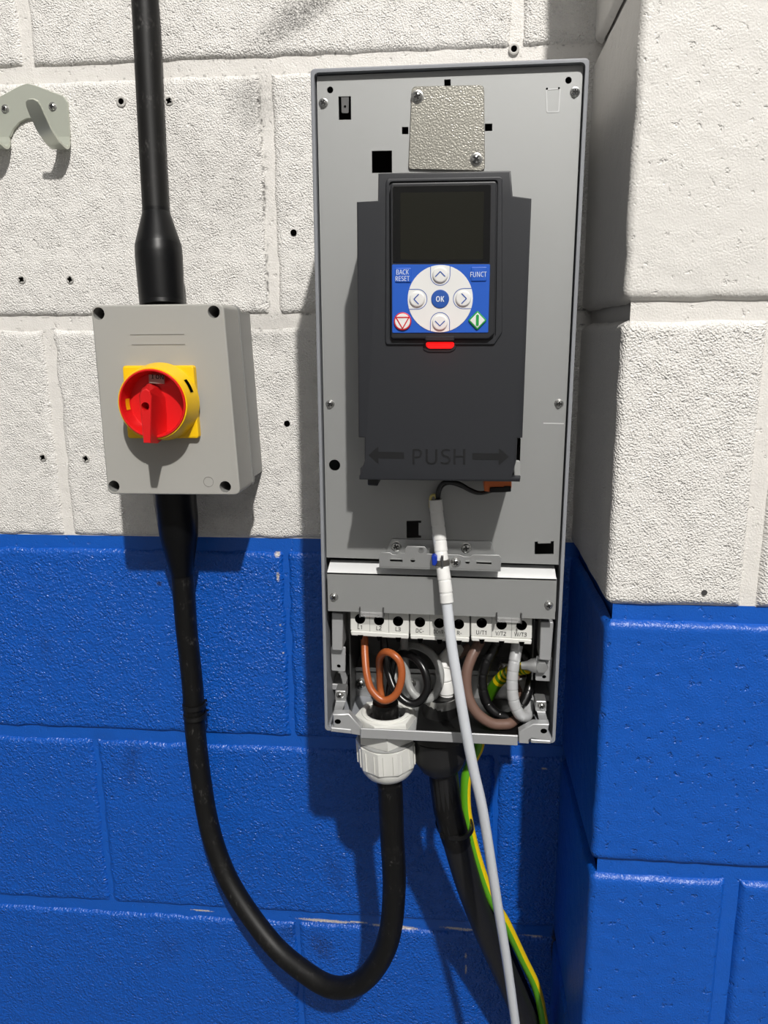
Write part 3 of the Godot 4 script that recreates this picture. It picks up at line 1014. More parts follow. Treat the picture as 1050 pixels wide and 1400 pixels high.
func build_compartment(root: Node):
	var g := Geo.new()
	# inner rear sheet and the earthing shelf
	g.prism(PackedVector2Array([Vector2(0.0695, 1.31), Vector2(0.2594, 1.3048), Vector2(0.2611, 1.2031), Vector2(0.07, 1.2047)]), 0.0835, 0.085)
	obj("inner_sheet", g, M.zinc_dark, root)
	g = Geo.new()
	g.prism(PackedVector2Array([Vector2(0.0881, 1.2663), Vector2(0.1784, 1.2664), Vector2(0.2362, 1.2649), Vector2(0.237, 1.2397), Vector2(0.1787, 1.2403), Vector2(0.0877, 1.2413)]), 0.1165, 0.118, 0.0003)
	g.box(Vector3(0.0881, 1.2663, 0.118) + Vector3(0, -0.0015, -0.033), Vector3(0.2361, 1.2697, 0.118))
	var shelf := obj("earth_shelf", g, M.zinc_plain, root)
	screw(shelf, Vector3(0.0939, 1.2534, 0.118), 0.0042, 0.4)
	screw(shelf, Vector3(0.1394, 1.256, 0.118), 0.0036, 0.9)
	# upright bars beside the terminals
	for s in [[PackedVector2Array([Vector2(0.0782, 1.3408), Vector2(0.0874, 1.3404), Vector2(0.0862, 1.3084), Vector2(0.0777, 1.3084)]), PackedVector2Array([Vector2(0.0758, 1.3091), Vector2(0.088, 1.3088), Vector2(0.0873, 1.287), Vector2(0.0759, 1.2876)]), Vector2(0.0819, 1.2917)], [PackedVector2Array([Vector2(0.2454, 1.3376), Vector2(0.2554, 1.3372), Vector2(0.2544, 1.3046), Vector2(0.2454, 1.3053)]), PackedVector2Array([Vector2(0.2437, 1.3058), Vector2(0.2562, 1.3049), Vector2(0.2556, 1.2839), Vector2(0.2435, 1.2844)]), Vector2(0.2505, 1.2877)]]:
		g = Geo.new()
		g.prism(rounded(s[0], 0.001), 0.150, 0.172, 0.0005)
		var o := obj("upright_bar", g, M.bracket_grey, root)
		g = Geo.new()
		g.prism(rounded(s[1], 0.001), 0.1645, 0.166, 0.0003, 1, [circle(s[2], 0.0017, 14)])
		obj("bar_foot", g, M.bracket_grey, o)
		g = Geo.new()
		g.prism(circle(s[2], 0.0019, 14), 0.1643, 0.1646)
		obj("bolt_hole", g, M.hole, o)
	# side walls inside the compartment
	for s in [[Vector2(0.0894, 1.3359), Vector2(0.09, 1.2424)], [Vector2(0.2426, 1.3317), Vector2(0.2426, 1.2437)]]:
		g = Geo.new()
		g.box(Vector3(s[0].x - 0.0006, s[1].y, 0.02), Vector3(s[0].x + 0.0006, s[0].y, 0.150))
		obj("side_sheet", g, M.zinc_dark, root)
	# clips with screws, hangers and corner brackets at both sides
	var sides := [
		[PackedVector2Array([Vector2(0.0796, 1.2732), Vector2(0.0885, 1.2732), Vector2(0.0883, 1.2639), Vector2(0.0794, 1.2643)]), Vector3(0.0836, 1.2696, 0.1735), PackedVector2Array([Vector2(0.08, 1.2643), Vector2(0.0883, 1.2643), Vector2(0.0841, 1.2522), Vector2(0.0776, 1.2523)]), PackedVector2Array([Vector2(0.0791, 1.2581), Vector2(0.0924, 1.2589), Vector2(0.1028, 1.2466), Vector2(0.1025, 1.2397), Vector2(0.0939, 1.241), Vector2(0.0937, 1.2442), Vector2(0.0837, 1.2455), Vector2(0.0798, 1.2466)]), PackedVector2Array([Vector2(0.0773, 1.2429), Vector2(0.094, 1.2415), Vector2(0.0941, 1.2455), Vector2(0.0778, 1.2466)]), Vector2(0.0832, 1.252), PackedVector2Array([Vector2(0.072, 1.2681), Vector2(0.0847, 1.2672), Vector2(0.0849, 1.2624), Vector2(0.0719, 1.2626)])],
		[PackedVector2Array([Vector2(0.2434, 1.2699), Vector2(0.2522, 1.2699), Vector2(0.2525, 1.2606), Vector2(0.2437, 1.2606)]), Vector3(0.2483, 1.2662, 0.1735), PackedVector2Array([Vector2(0.2447, 1.261), Vector2(0.2517, 1.2609), Vector2(0.2545, 1.2497), Vector2(0.2474, 1.2501)]), PackedVector2Array([Vector2(0.2297, 1.2446), Vector2(0.2297, 1.2485), Vector2(0.2409, 1.256), Vector2(0.2535, 1.2562), Vector2(0.2526, 1.251), Vector2(0.2567, 1.2414), Vector2(0.2501, 1.2416), Vector2(0.2401, 1.2435), Vector2(0.2379, 1.2417), Vector2(0.238, 1.2382), Vector2(0.2301, 1.2385)]), PackedVector2Array([Vector2(0.2395, 1.2427), Vector2(0.2548, 1.2421), Vector2(0.2551, 1.2395), Vector2(0.2396, 1.2395)]), Vector2(0.2494, 1.2503), PackedVector2Array([Vector2(0.2464, 1.2641), Vector2(0.2598, 1.2632), Vector2(0.2597, 1.2582), Vector2(0.2466, 1.2588)])]]
	for s in sides:
		g = Geo.new()
		g.prism(rounded(s[0], 0.0012), 0.160, 0.1735, 0.0005)
		var o := obj("clip", g, M.zinc_plain, root)
		screw(o, s[1], 0.0026, 0.5)
		g = Geo.new(); g.prism(s[2], 0.168, 0.174, 0.0004)
		obj("hanger", g, M.bracket_grey, o)
		g = Geo.new(); g.prism(s[6], 0.06, 0.150, 0.0004)
		obj("ledge", g, M.bracket_grey, o)
		g = Geo.new(); g.prism(s[3], 0.178, 0.1855, 0.0006, 1)
		var k := obj("corner_bracket", g, M.bracket_grey, root)
		g = Geo.new(); g.prism(circle(s[5], 0.0026, 16, 0.8), 0.1853, 0.1857)
		obj("bracket_hole", g, M.hole, k)
		g = Geo.new(); g.prism(s[4], 0.170, 0.1862, 0.0005)
		obj("bracket_foot", g, M.bracket_grey, k)
	# gland plate with its front lip
	g = Geo.new()
	g.prism(PackedVector2Array([Vector2(0.1024, 1.2483), Vector2(0.2287, 1.247), Vector2(0.2288, 1.2383), Vector2(0.1022, 1.2397)]), 0.1875, 0.189, 0.0004)
	var l := Vector3(0.1022, 1.2397, 0.189)
	var r := Vector3(0.2288, 1.2383, 0.189)
	g.box(Vector3(l.x, r.y + 0.0005, 0.03), Vector3(r.x, l.y + 0.001, 0.1878))
	obj("gland_plate", g, M.bracket_grey, root)
	var dark_sheet := Geo.new()
	dark_sheet.box(Vector3(Vector2(0.1472, 1.2373).x, l.y + 0.0009, 0.03), Vector3(Vector2(0.2345, 1.2408).x, l.y + 0.004, 0.182), 0.0008)
	obj("dark_plate_sheet", dark_sheet, M.tie_black, root)  # thin dark sheet lying over part of the gland plate


# ---------------------------------------------------------------- control unit
func build_control_unit():
	var zf := 0.237
	var root := thing("control_unit", "dark grey plastic control unit marked PUSH on the drive's back panel", "control unit", Vector3(0.1646, 1.455, 0.2))
	var outline := PackedVector2Array([Vector2(0.1257, 1.6593), Vector2(0.2085, 1.6586), Vector2(0.2102, 1.6438), Vector2(0.2219, 1.642), Vector2(0.2209, 1.4918), Vector2(0.2176, 1.4913), Vector2(0.2173, 1.4763), Vector2(0.2147, 1.4653), Vector2(0.2205, 1.4653), Vector2(0.2201, 1.4618), Vector2(0.1105, 1.4625), Vector2(0.1105, 1.465), Vector2(0.1116, 1.4676), Vector2(0.1143, 1.4757), Vector2(0.1146, 1.4915), Vector2(0.1104, 1.4918), Vector2(0.1117, 1.6426), Vector2(0.1253, 1.643)])
	var g := Geo.new()
	g.prism(outline, 0.18, zf, 0.0012, 2)
	var cover := obj("cover", g, M.cover_grey, root)
	# body behind, to the panel
	g = Geo.new()
	g.prism(Geo.inset(Geo.ccw(outline.duplicate()), 0.0008), 0.1742, 0.181)
	obj("body", g, M.keypad_grey, root)
	# raised ridge round the keypad
	var o2 := PackedVector2Array([Vector2(0.1307, 1.6556), Vector2(0.2034, 1.655), Vector2(0.2056, 1.5603), Vector2(0.2008, 1.5528), Vector2(0.1301, 1.5533), Vector2(0.1294, 1.5558)])
	g = Geo.new()
	g.prism(rounded(o2, 0.002), zf - 0.001, zf + 0.0014, 0.0006, 2, [rounded(PackedVector2Array([Vector2(0.1327, 1.6539), Vector2(0.2008, 1.6532), Vector2(0.2016, 1.5589), Vector2(0.1984, 1.5555), Vector2(0.1318, 1.556)]), 0.002)])
	obj("ridge", g, M.cover_grey, cover)
	# lower latch wing on the right, with its dark slot and clear tab
	g = Geo.new(); g.prism(PackedVector2Array([Vector2(0.2146, 1.4899), Vector2(0.2205, 1.4899), Vector2(0.2205, 1.4739), Vector2(0.215, 1.4738)]), 0.19, 0.228); obj("latch_slot", g, M.hole, root)
	g = Geo.new(); g.prism(rounded(PackedVector2Array([Vector2(0.2158, 1.4757), Vector2(0.2203, 1.4752), Vector2(0.2207, 1.4625), Vector2(0.2166, 1.465)]), 0.001), 0.195, 0.231, 0.0006); obj("latch_tab", g, M.wire_grey, root)
	g = Geo.new(); g.prism(rounded(PackedVector2Array([Vector2(0.1107, 1.4694), Vector2(0.1144, 1.4736), Vector2(0.1142, 1.4617), Vector2(0.1101, 1.4617)]), 0.001), 0.195, 0.231, 0.0006); obj("latch_tab", g, M.cover_grey, root)
	g = Geo.new(); g.prism(rounded(PackedVector2Array([Vector2(0.1146, 1.4615), Vector2(0.122, 1.4615), Vector2(0.1219, 1.4552), Vector2(0.1146, 1.4557)]), 0.001), 0.19, 0.222, 0.0006); obj("foot_stud", g, M.keypad_grey, root)
	# lettering and the two arrows
	letters("PUSH", Vector3(0.1652, 1.4789, 0.2371), 0.0104, M.engraved_shade, root, 0.0, 0.0004, false, 1.07)
	for q in [PackedVector2Array([Vector2(0.1173, 1.4798), Vector2(0.1241, 1.4858), Vector2(0.1241, 1.482), Vector2(0.1416, 1.4817), Vector2(0.1416, 1.4774), Vector2(0.1241, 1.4776), Vector2(0.124, 1.4737)]), PackedVector2Array([Vector2(0.2122, 1.4791), Vector2(0.2054, 1.4849), Vector2(0.2054, 1.4813), Vector2(0.1878, 1.4815), Vector2(0.1879, 1.477), Vector2(0.2055, 1.4769), Vector2(0.2056, 1.4732)])]:
		g = Geo.new(); g.prism(q, zf - 0.0005, zf + 0.0002); obj("arrow_mark", g, M.engraved_shade, root)
	# status lamp under the keypad
	g = Geo.new(); g.prism(rounded(PackedVector2Array([Vector2(0.1539, 1.5565), Vector2(0.1764, 1.5564), Vector2(0.1757, 1.5496), Vector2(0.1719, 1.548), Vector2(0.158, 1.5481), Vector2(0.1544, 1.5497)]), 0.002), zf - 0.001, zf + 0.0008, 0.0006, 2); obj("lamp_surround", g, M.keypad_grey, root)
	g = Geo.new(); g.prism(rounded(PackedVector2Array([Vector2(0.156, 1.5548), Vector2(0.1749, 1.5547), Vector2(0.1745, 1.5517), Vector2(0.1728, 1.5505), Vector2(0.1585, 1.5506), Vector2(0.1565, 1.5518)]), 0.002), zf, zf + 0.0024, 0.001, 2)
	var led := obj("status_lamp", g, M.red_lamp, root)
	led.set_meta("label", "glowing red status lamp")
	var l := OmniLight3D.new()
	l.name = "status_light"
	l.light_color = Color(1.0, 0.08, 0.08)
	l.light_energy = 0.00007
	l.light_size = 0.012
	l.omni_attenuation = 2.0
	l.omni_range = 2
	l.shadow_enabled = true
	root.add_child(l)
	l.position = Vector3(0.1657, 1.5529, 0.254) - root.position


# ---------------------------------------------------------------- keypad
func build_keypad():
	var zf := 0.2415
	var root := thing("control_keypad", "control keypad with dark screen above a blue face of white buttons", "keypad", Vector3(0.1656, 1.5574, 0.239))
	var g := Geo.new()
	g.prism(rounded(PackedVector2Array([Vector2(0.1337, 1.6524), Vector2(0.1998, 1.6518), Vector2(0.2007, 1.5598), Vector2(0.1968, 1.5565), Vector2(0.1335, 1.5571)]), 0.0018), 0.2368, zf, 0.0008, 2)
	obj("keypad_body", g, M.keypad_grey, root)
	g = Geo.new(); g.prism(rounded(PackedVector2Array([Vector2(0.1555, 1.5586), Vector2(0.1751, 1.5585), Vector2(0.1747, 1.5552), Vector2(0.156, 1.5554)]), 0.001), 0.2385, zf + 0.0014, 0.0006); obj("release_tab", g, M.keypad_grey, root)
	g = Geo.new(); g.prism(rounded(PackedVector2Array([Vector2(0.1351, 1.6506), Vector2(0.1964, 1.6499), Vector2(0.1966, 1.6033), Vector2(0.1349, 1.6044)]), 0.001), zf - 0.0008, zf + 0.0004, 0.0003)
	var screen := obj("screen", g, M.screen_glass, root)
	g = Geo.new(); g.prism(rounded(PackedVector2Array([Vector2(0.1399, 1.6464), Vector2(0.1921, 1.6458), Vector2(0.1922, 1.6054), Vector2(0.1399, 1.6062)]), 0.0008), zf, zf + 0.0006, 0.0001); obj("display", g, M.screen_lcd, screen)
	g = Geo.new(); g.prism(rounded(PackedVector2Array([Vector2(0.1344, 1.6035), Vector2(0.1968, 1.6026), Vector2(0.1965, 1.5603), Vector2(0.1343, 1.5607)]), 0.0008), zf - 0.0008, zf + 0.0005, 0.0003)
	var face := obj("button_face", g, M.face_blue, root)
	var zb := zf + 0.0005
	var c := Vector2(0.1654, 1.5818)
	g = Geo.new(); g.prism(circle(c, 0.0209, 48), zb - 0.0002, zb + 0.0003, 0.0001); obj("white_disc", g, M.key_white, face)
	g = Geo.new(); g.prism(circle(c, 0.0058, 28), zb, zb + 0.0009, 0.0004, 2)
	var ok := obj("ok_button", g, M.ink_blue, root)
	letters("OK", Vector3(c.x, c.y, zb + 0.0010), 0.0034, M.ink_white, ok, 0.0, 0.0003, true, 0.84)
	# arrow buttons: outline of a tongue, a domed key and a chevron
	for k in 4:
		var turn := k * PI / 2
		var dir := Vector2(0, 1).rotated(turn)
		var across := Vector2(-1, 0).rotated(turn)
		var m := c + dir * 0.0148
		var line := PackedVector2Array([m + dir * 0.0051 + across * 0.0062])
		for i in 13:
			var a := PI * i / 12
			line.append(m + across * 0.0062 * cos(a) - dir * (0.0002 + 0.0062 * sin(a)))
		line.append(m + dir * 0.0051 - across * 0.0062)
		g = Geo.new()
		for i in line.size() - 1: g.prism(bar(line[i], line[i + 1], 0.0004), zb + 0.0002, zb + 0.0004)
		obj("tongue_outline", g, M.ink_blue, face)
		g = Geo.new(); g.prism(circle(m, 0.0050, 28), zb + 0.0002, zb + 0.0016, 0.0011, 3)
		var b := obj("arrow_button", g, M.key_white, root)
		g = Geo.new()
		for s in [-1, 1]:
			var tip := m + dir * 0.0017
			g.prism(bar(tip + dir * 0.0003, tip - dir * 0.0028 + across * 0.0031 * s, 0.0006), zb + 0.0014, zb + 0.0018)
		obj("arrow_mark", g, M.ink_blue, b)
	# corner keys
	g = Geo.new(); g.prism(rounded(PackedVector2Array([Vector2(0.1366, 1.6013), Vector2(0.1469, 1.6012), Vector2(0.1467, 1.5923), Vector2(0.1365, 1.5925)]), 0.0008), zb - 0.0004, zb + 0.0007, 0.0005, 2)
	var back := obj("reset_button", g, M.face_blue, root)
	letters("BACK", Vector3(0.1413, 1.5987, 0.2428), 0.0030, M.ink_white, back, 0.0, 0.0002, false, 0.83)
	letters("RESET", Vector3(0.1413, 1.5947, 0.2428), 0.0030, M.ink_white, back, 0.0, 0.0002, false, 0.83)
	g = Geo.new(); g.prism(rounded(PackedVector2Array([Vector2(0.1848, 1.6012), Vector2(0.1949, 1.6011), Vector2(0.1948, 1.5923), Vector2(0.1849, 1.5924)]), 0.0008), zb - 0.0004, zb + 0.0007, 0.0005, 2)
	var fn := obj("function_button", g, M.face_blue, root)
	letters("FUNCT", Vector3(0.1896, 1.5965, 0.2428), 0.0031, M.ink_white, fn, 0.0, 0.0002, false, 0.81)
	var q := Vector2(0.1412, 1.5681)
	g = Geo.new(); g.prism(circle(q, 0.0057, 28), zb, zb + 0.0012, 0.0005, 2)
	var stop := obj("stop_button", g, M.ink_red, root)
	g = Geo.new(); g.prism(circle(q, 0.0049, 28), zb + 0.001, zb + 0.0014, 0.0002); obj("button_cap", g, M.key_white, stop)
	g = Geo.new()
	var tri := PackedVector2Array([q + Vector2(-0.0042, 0.0025), q + Vector2(0.0042, 0.0025), q + Vector2(0, -0.0046)])
	for i in 3: g.prism(bar(tri[i], tri[(i + 1) % 3], 0.0007), zb + 0.0012, zb + 0.0016)
	obj("stop_mark", g, M.ink_red, stop)
	q = Vector2(0.1894, 1.5682)
	g = Geo.new(); g.prism(rounded(PackedVector2Array([q + Vector2(0, -0.0062), q + Vector2(0.0061, 0), q + Vector2(0, 0.0062), q + Vector2(-0.0061, 0)]), 0.001), zb, zb + 0.0012, 0.0005, 2)
	var start := obj("start_button", g, M.ink_green, root)
	g = Geo.new(); g.prism(PackedVector2Array([q + Vector2(0, -0.0049), q + Vector2(0.0048, 0), q + Vector2(0, 0.0049), q + Vector2(-0.0048, 0)]), zb + 0.001, zb + 0.0014, 0.0002); obj("button_cap", g, M.key_white, start)
	g = Geo.new(); g.prism(rounded(bar(q + Vector2(0, -0.0036), q + Vector2(0, 0.0036), 0.0018), 0.0008), zb + 0.0012, zb + 0.0016); obj("start_mark", g, M.ink_green, start)


# ---------------------------------------------------------------- isolator
func build_isolator():
	var root := thing("isolator_switch", "grey isolator box with a red rotary knob on a yellow plate", "isolator switch", Vector3(-0.0988, 1.4123, 0.05))
	var lid := rounded(PackedVector2Array([Vector2(-0.1358, 1.5872), Vector2(-0.0194, 1.5872), Vector2(-0.0133, 1.4226), Vector2(-0.1356, 1.4224)]), 0.005, 5)
	var z0 := 0.058
	var wells := []
	var at := [Vector3(-0.1293, 1.5803, 0.1), Vector3(-0.0282, 1.5805, 0.1), Vector3(-0.1292, 1.4297, 0.1), Vector3(-0.0266, 1.4301, 0.1)]
	for q in at: wells.append(circle(Vector2(q.x, q.y), 0.0052, 22))
	var g := Geo.new()
	g.prism(lid, z0, 0.1, 0.0013, 3, wells)
	obj("lid", g, M.box_grey, root)
	for q in at:
		g = Geo.new()
		g.xf = placed(q)
		g.lathe(PackedVector2Array([Vector2(0.0052, -0.0001), Vector2(0.0050, -0.001), Vector2(0.0046, -0.028), Vector2(0, -0.028)]), 22)
		obj("screw_well", g, M.box_grey_shaded, root)
	g = Geo.new(); g.prism(Geo.inset(Geo.ccw(lid.duplicate()), 0.0012), 0.0555, 0.0585); obj("gasket", g, M.seam, root)
	g = Geo.new(); g.prism(Geo.inset(Geo.ccw(lid.duplicate()), -0.0006), 0.0500, 0.0560, 0.0008); g.prism(Geo.inset(Geo.ccw(lid.duplicate()), 0.0045), 0.0, 0.0502)
	obj("back_box", g, M.box_grey_shaded, root)
	# moulded frame for a label, and the recycling disc
	g = Geo.new(); g.prism(bar(Vector2(-0.1028, 1.5624), Vector2(-0.055, 1.5623), 0.0006), 0.1, 0.1003); g.prism(bar(Vector2(-0.1022, 1.5539), Vector2(-0.0549, 1.5539), 0.0006), 0.1, 0.1003)
	obj("label_line", g, M.box_line, root)
	var m := Vector2(-0.0416, 1.4345)
	g = Geo.new(); g.prism(circle(m, 0.0046, 24), 0.1, 0.1003, 0.0, 1, [circle(m, 0.0043, 24)]); obj("moulding_mark", g, M.box_line, root)
	# yellow plate and collar
	g = Geo.new(); g.prism(rounded(PackedVector2Array([Vector2(-0.1099, 1.5364), Vector2(-0.0466, 1.5363), Vector2(-0.0459, 1.4738), Vector2(-0.1104, 1.4736)]), 0.0025, 3), 0.1, 0.106, 0.0016, 2)
	obj("yellow_plate", g, M.yellow, root)
	var c := Vector2(-0.0769, 1.5056)
	g = Geo.new()
	g.xf = placed(Vector3(c.x, c.y, 0))
	g.lathe(PackedVector2Array([Vector2(0.0335, 0.1055), Vector2(0.0302, 0.1262), Vector2(0.0297, 0.127), Vector2(0.0285, 0.127), Vector2(0.0285, 0.11)]), 56)
	var collar := obj("yellow_collar", g, M.yellow, root)
	g = Geo.new()
	g.xf = placed(Vector3(c.x, c.y, 0))
	g.lathe(PackedVector2Array([Vector2(0.0326, 0.1135), Vector2(0.0318, 0.1185)]), 8, deg_to_rad(16), deg_to_rad(37))
	obj("padlock_slot", g, M.hole, collar)
	# red knob: dish, grip, slot and the ON tag
	g = Geo.new()
	g.xf = placed(Vector3(c.x, c.y, 0))
	g.lathe(PackedVector2Array([Vector2(0.0287, 0.112), Vector2(0.0289, 0.1275), Vector2(0.0284, 0.1283), Vector2(0.0274, 0.1283), Vector2(0.0267, 0.1275), Vector2(0.0255, 0.1125), Vector2(0.025, 0.112), Vector2(0, 0.112)]), 56)
	var knob := obj("red_dish", g, M.red, root)
	g = Geo.new()
	var f := PackedVector2Array([Vector2(-0.0802, 1.5136), Vector2(-0.0779, 1.5175), Vector2(-0.0744, 1.5193), Vector2(-0.0715, 1.5174), Vector2(-0.0701, 1.5127), Vector2(-0.0718, 1.4964), Vector2(-0.0738, 1.4748), Vector2(-0.0799, 1.4748)])
	var b := PackedVector2Array([Vector2(-0.0882, 1.5123), Vector2(-0.0857, 1.5177), Vector2(-0.08, 1.5222), Vector2(-0.0745, 1.5189), Vector2(-0.0716, 1.5116), Vector2(-0.0726, 1.4945), Vector2(-0.0752, 1.4722), Vector2(-0.0849, 1.4722)])
	var base := PackedVector2Array([Vector2(-0.0942, 1.5113), Vector2(-0.0904, 1.5181), Vector2(-0.083, 1.5218), Vector2(-0.0762, 1.5186), Vector2(-0.071, 1.51), Vector2(-0.071, 1.4931), Vector2(-0.0722, 1.4767), Vector2(-0.0905, 1.4767)])
	f = Geo.ccw(f); b = Geo.ccw(b); base = Geo.ccw(base)
	for ring in [[base, 0.1121, b, 0.126], [b, 0.126, f, 0.1442], [f, 0.1442, Geo.inset(f, 0.0005), 0.145]]:
		for i in 8:
			var j := (i + 1) % 8
			g.quad(Vector3(ring[0][i].x, ring[0][i].y, ring[1]), Vector3(ring[0][j].x, ring[0][j].y, ring[1]), Vector3(ring[2][j].x, ring[2][j].y, ring[3]), Vector3(ring[2][i].x, ring[2][i].y, ring[3]))
	var hole := Vector2(-0.0758, 1.505)
	g.face(Geo.inset(f, 0.0005), 0.145, true, [circle(hole, 0.0034, 20)])
	var grip := obj("grip", g, M.red, root, 25.0)
	g = Geo.new()
	g.xf = placed(Vector3(hole.x, hole.y, 0.145))
	g.lathe(PackedVector2Array([Vector2(0.0034, 0), Vector2(0.0033, -0.012), Vector2(0, -0.012)]), 20)
	obj("axle_hole", g, M.red, grip)
	g = Geo.new(); g.prism(PackedVector2Array([Vector2(-0.0816, 1.5294), Vector2(-0.0683, 1.5285), Vector2(-0.0688, 1.5215), Vector2(-0.0818, 1.5225)]), 0.1165, 0.1185)
	var t := obj("on_tag", g, M.tag_grey, root)
	letters("I ON", Vector3(-0.0739, 1.5275, 0.1186), 0.0036, M.ink_black, t, -0.06, 0.0003, true, 1.0)
	g = Geo.new()
	g.xf = placed(Vector3(c.x, c.y, 0))
	g.lathe(PackedVector2Array([Vector2(0.0258, 0.121), Vector2(0.0252, 0.1145)]), 6, deg_to_rad(172), deg_to_rad(193))
	obj("dish_slot", g, M.yellow, knob)


# ---------------------------------------------------------------- cables
func sleeve(p: PackedVector3Array, widths: Array, sides := 20) -> Geo:
	# a tube whose radius follows widths (one per point), straight between the points
	var g := Geo.new()
	var s := PackedVector3Array()
	var r := PackedFloat32Array()
	for i in p.size() - 1:
		for k in 6:
			s.append(p[i].lerp(p[i + 1], k / 6.0)); r.append(lerpf(widths[i], widths[i + 1], k / 6.0))
	s.append(p[p.size() - 1]); r.append(widths[-1])
	g.tube(s, r, sides)
	return g


func build_tie(path: Vector3, axis: Vector3, r: float, label: String, head: float, squash := 1.0):
	var o := thing("cable_tie", label, "cable tie", path)
	var g := Geo.new()
	g.xf = placed(path, axis)
	g.xf.basis = g.xf.basis * Basis.from_scale(Vector3(squash, 1, 1))
	g.lathe(PackedVector2Array([Vector2(r, -0.0024), Vector2(r + 0.0014, -0.0024), Vector2(r + 0.0014, 0.0024), Vector2(r, 0.0024)]), 28)
	obj("strap", g, M.tie_black, o)
	g = Geo.new()
	g.xf = placed(path, axis)
	var h := Vector3(cos(head) * (r * squash + 0.001), sin(head) * (r + 0.001), 0)
	g.box(h + Vector3(-0.0025, -0.0025, -0.003), h + Vector3(0.0025, 0.0025, 0.003), 0.0006)
	g.box(h + Vector3(-0.0008, 0.0, -0.001), h + Vector3(0.0008, 0.009, 0.001))
	obj("tie_head", g, M.tie_black, o)


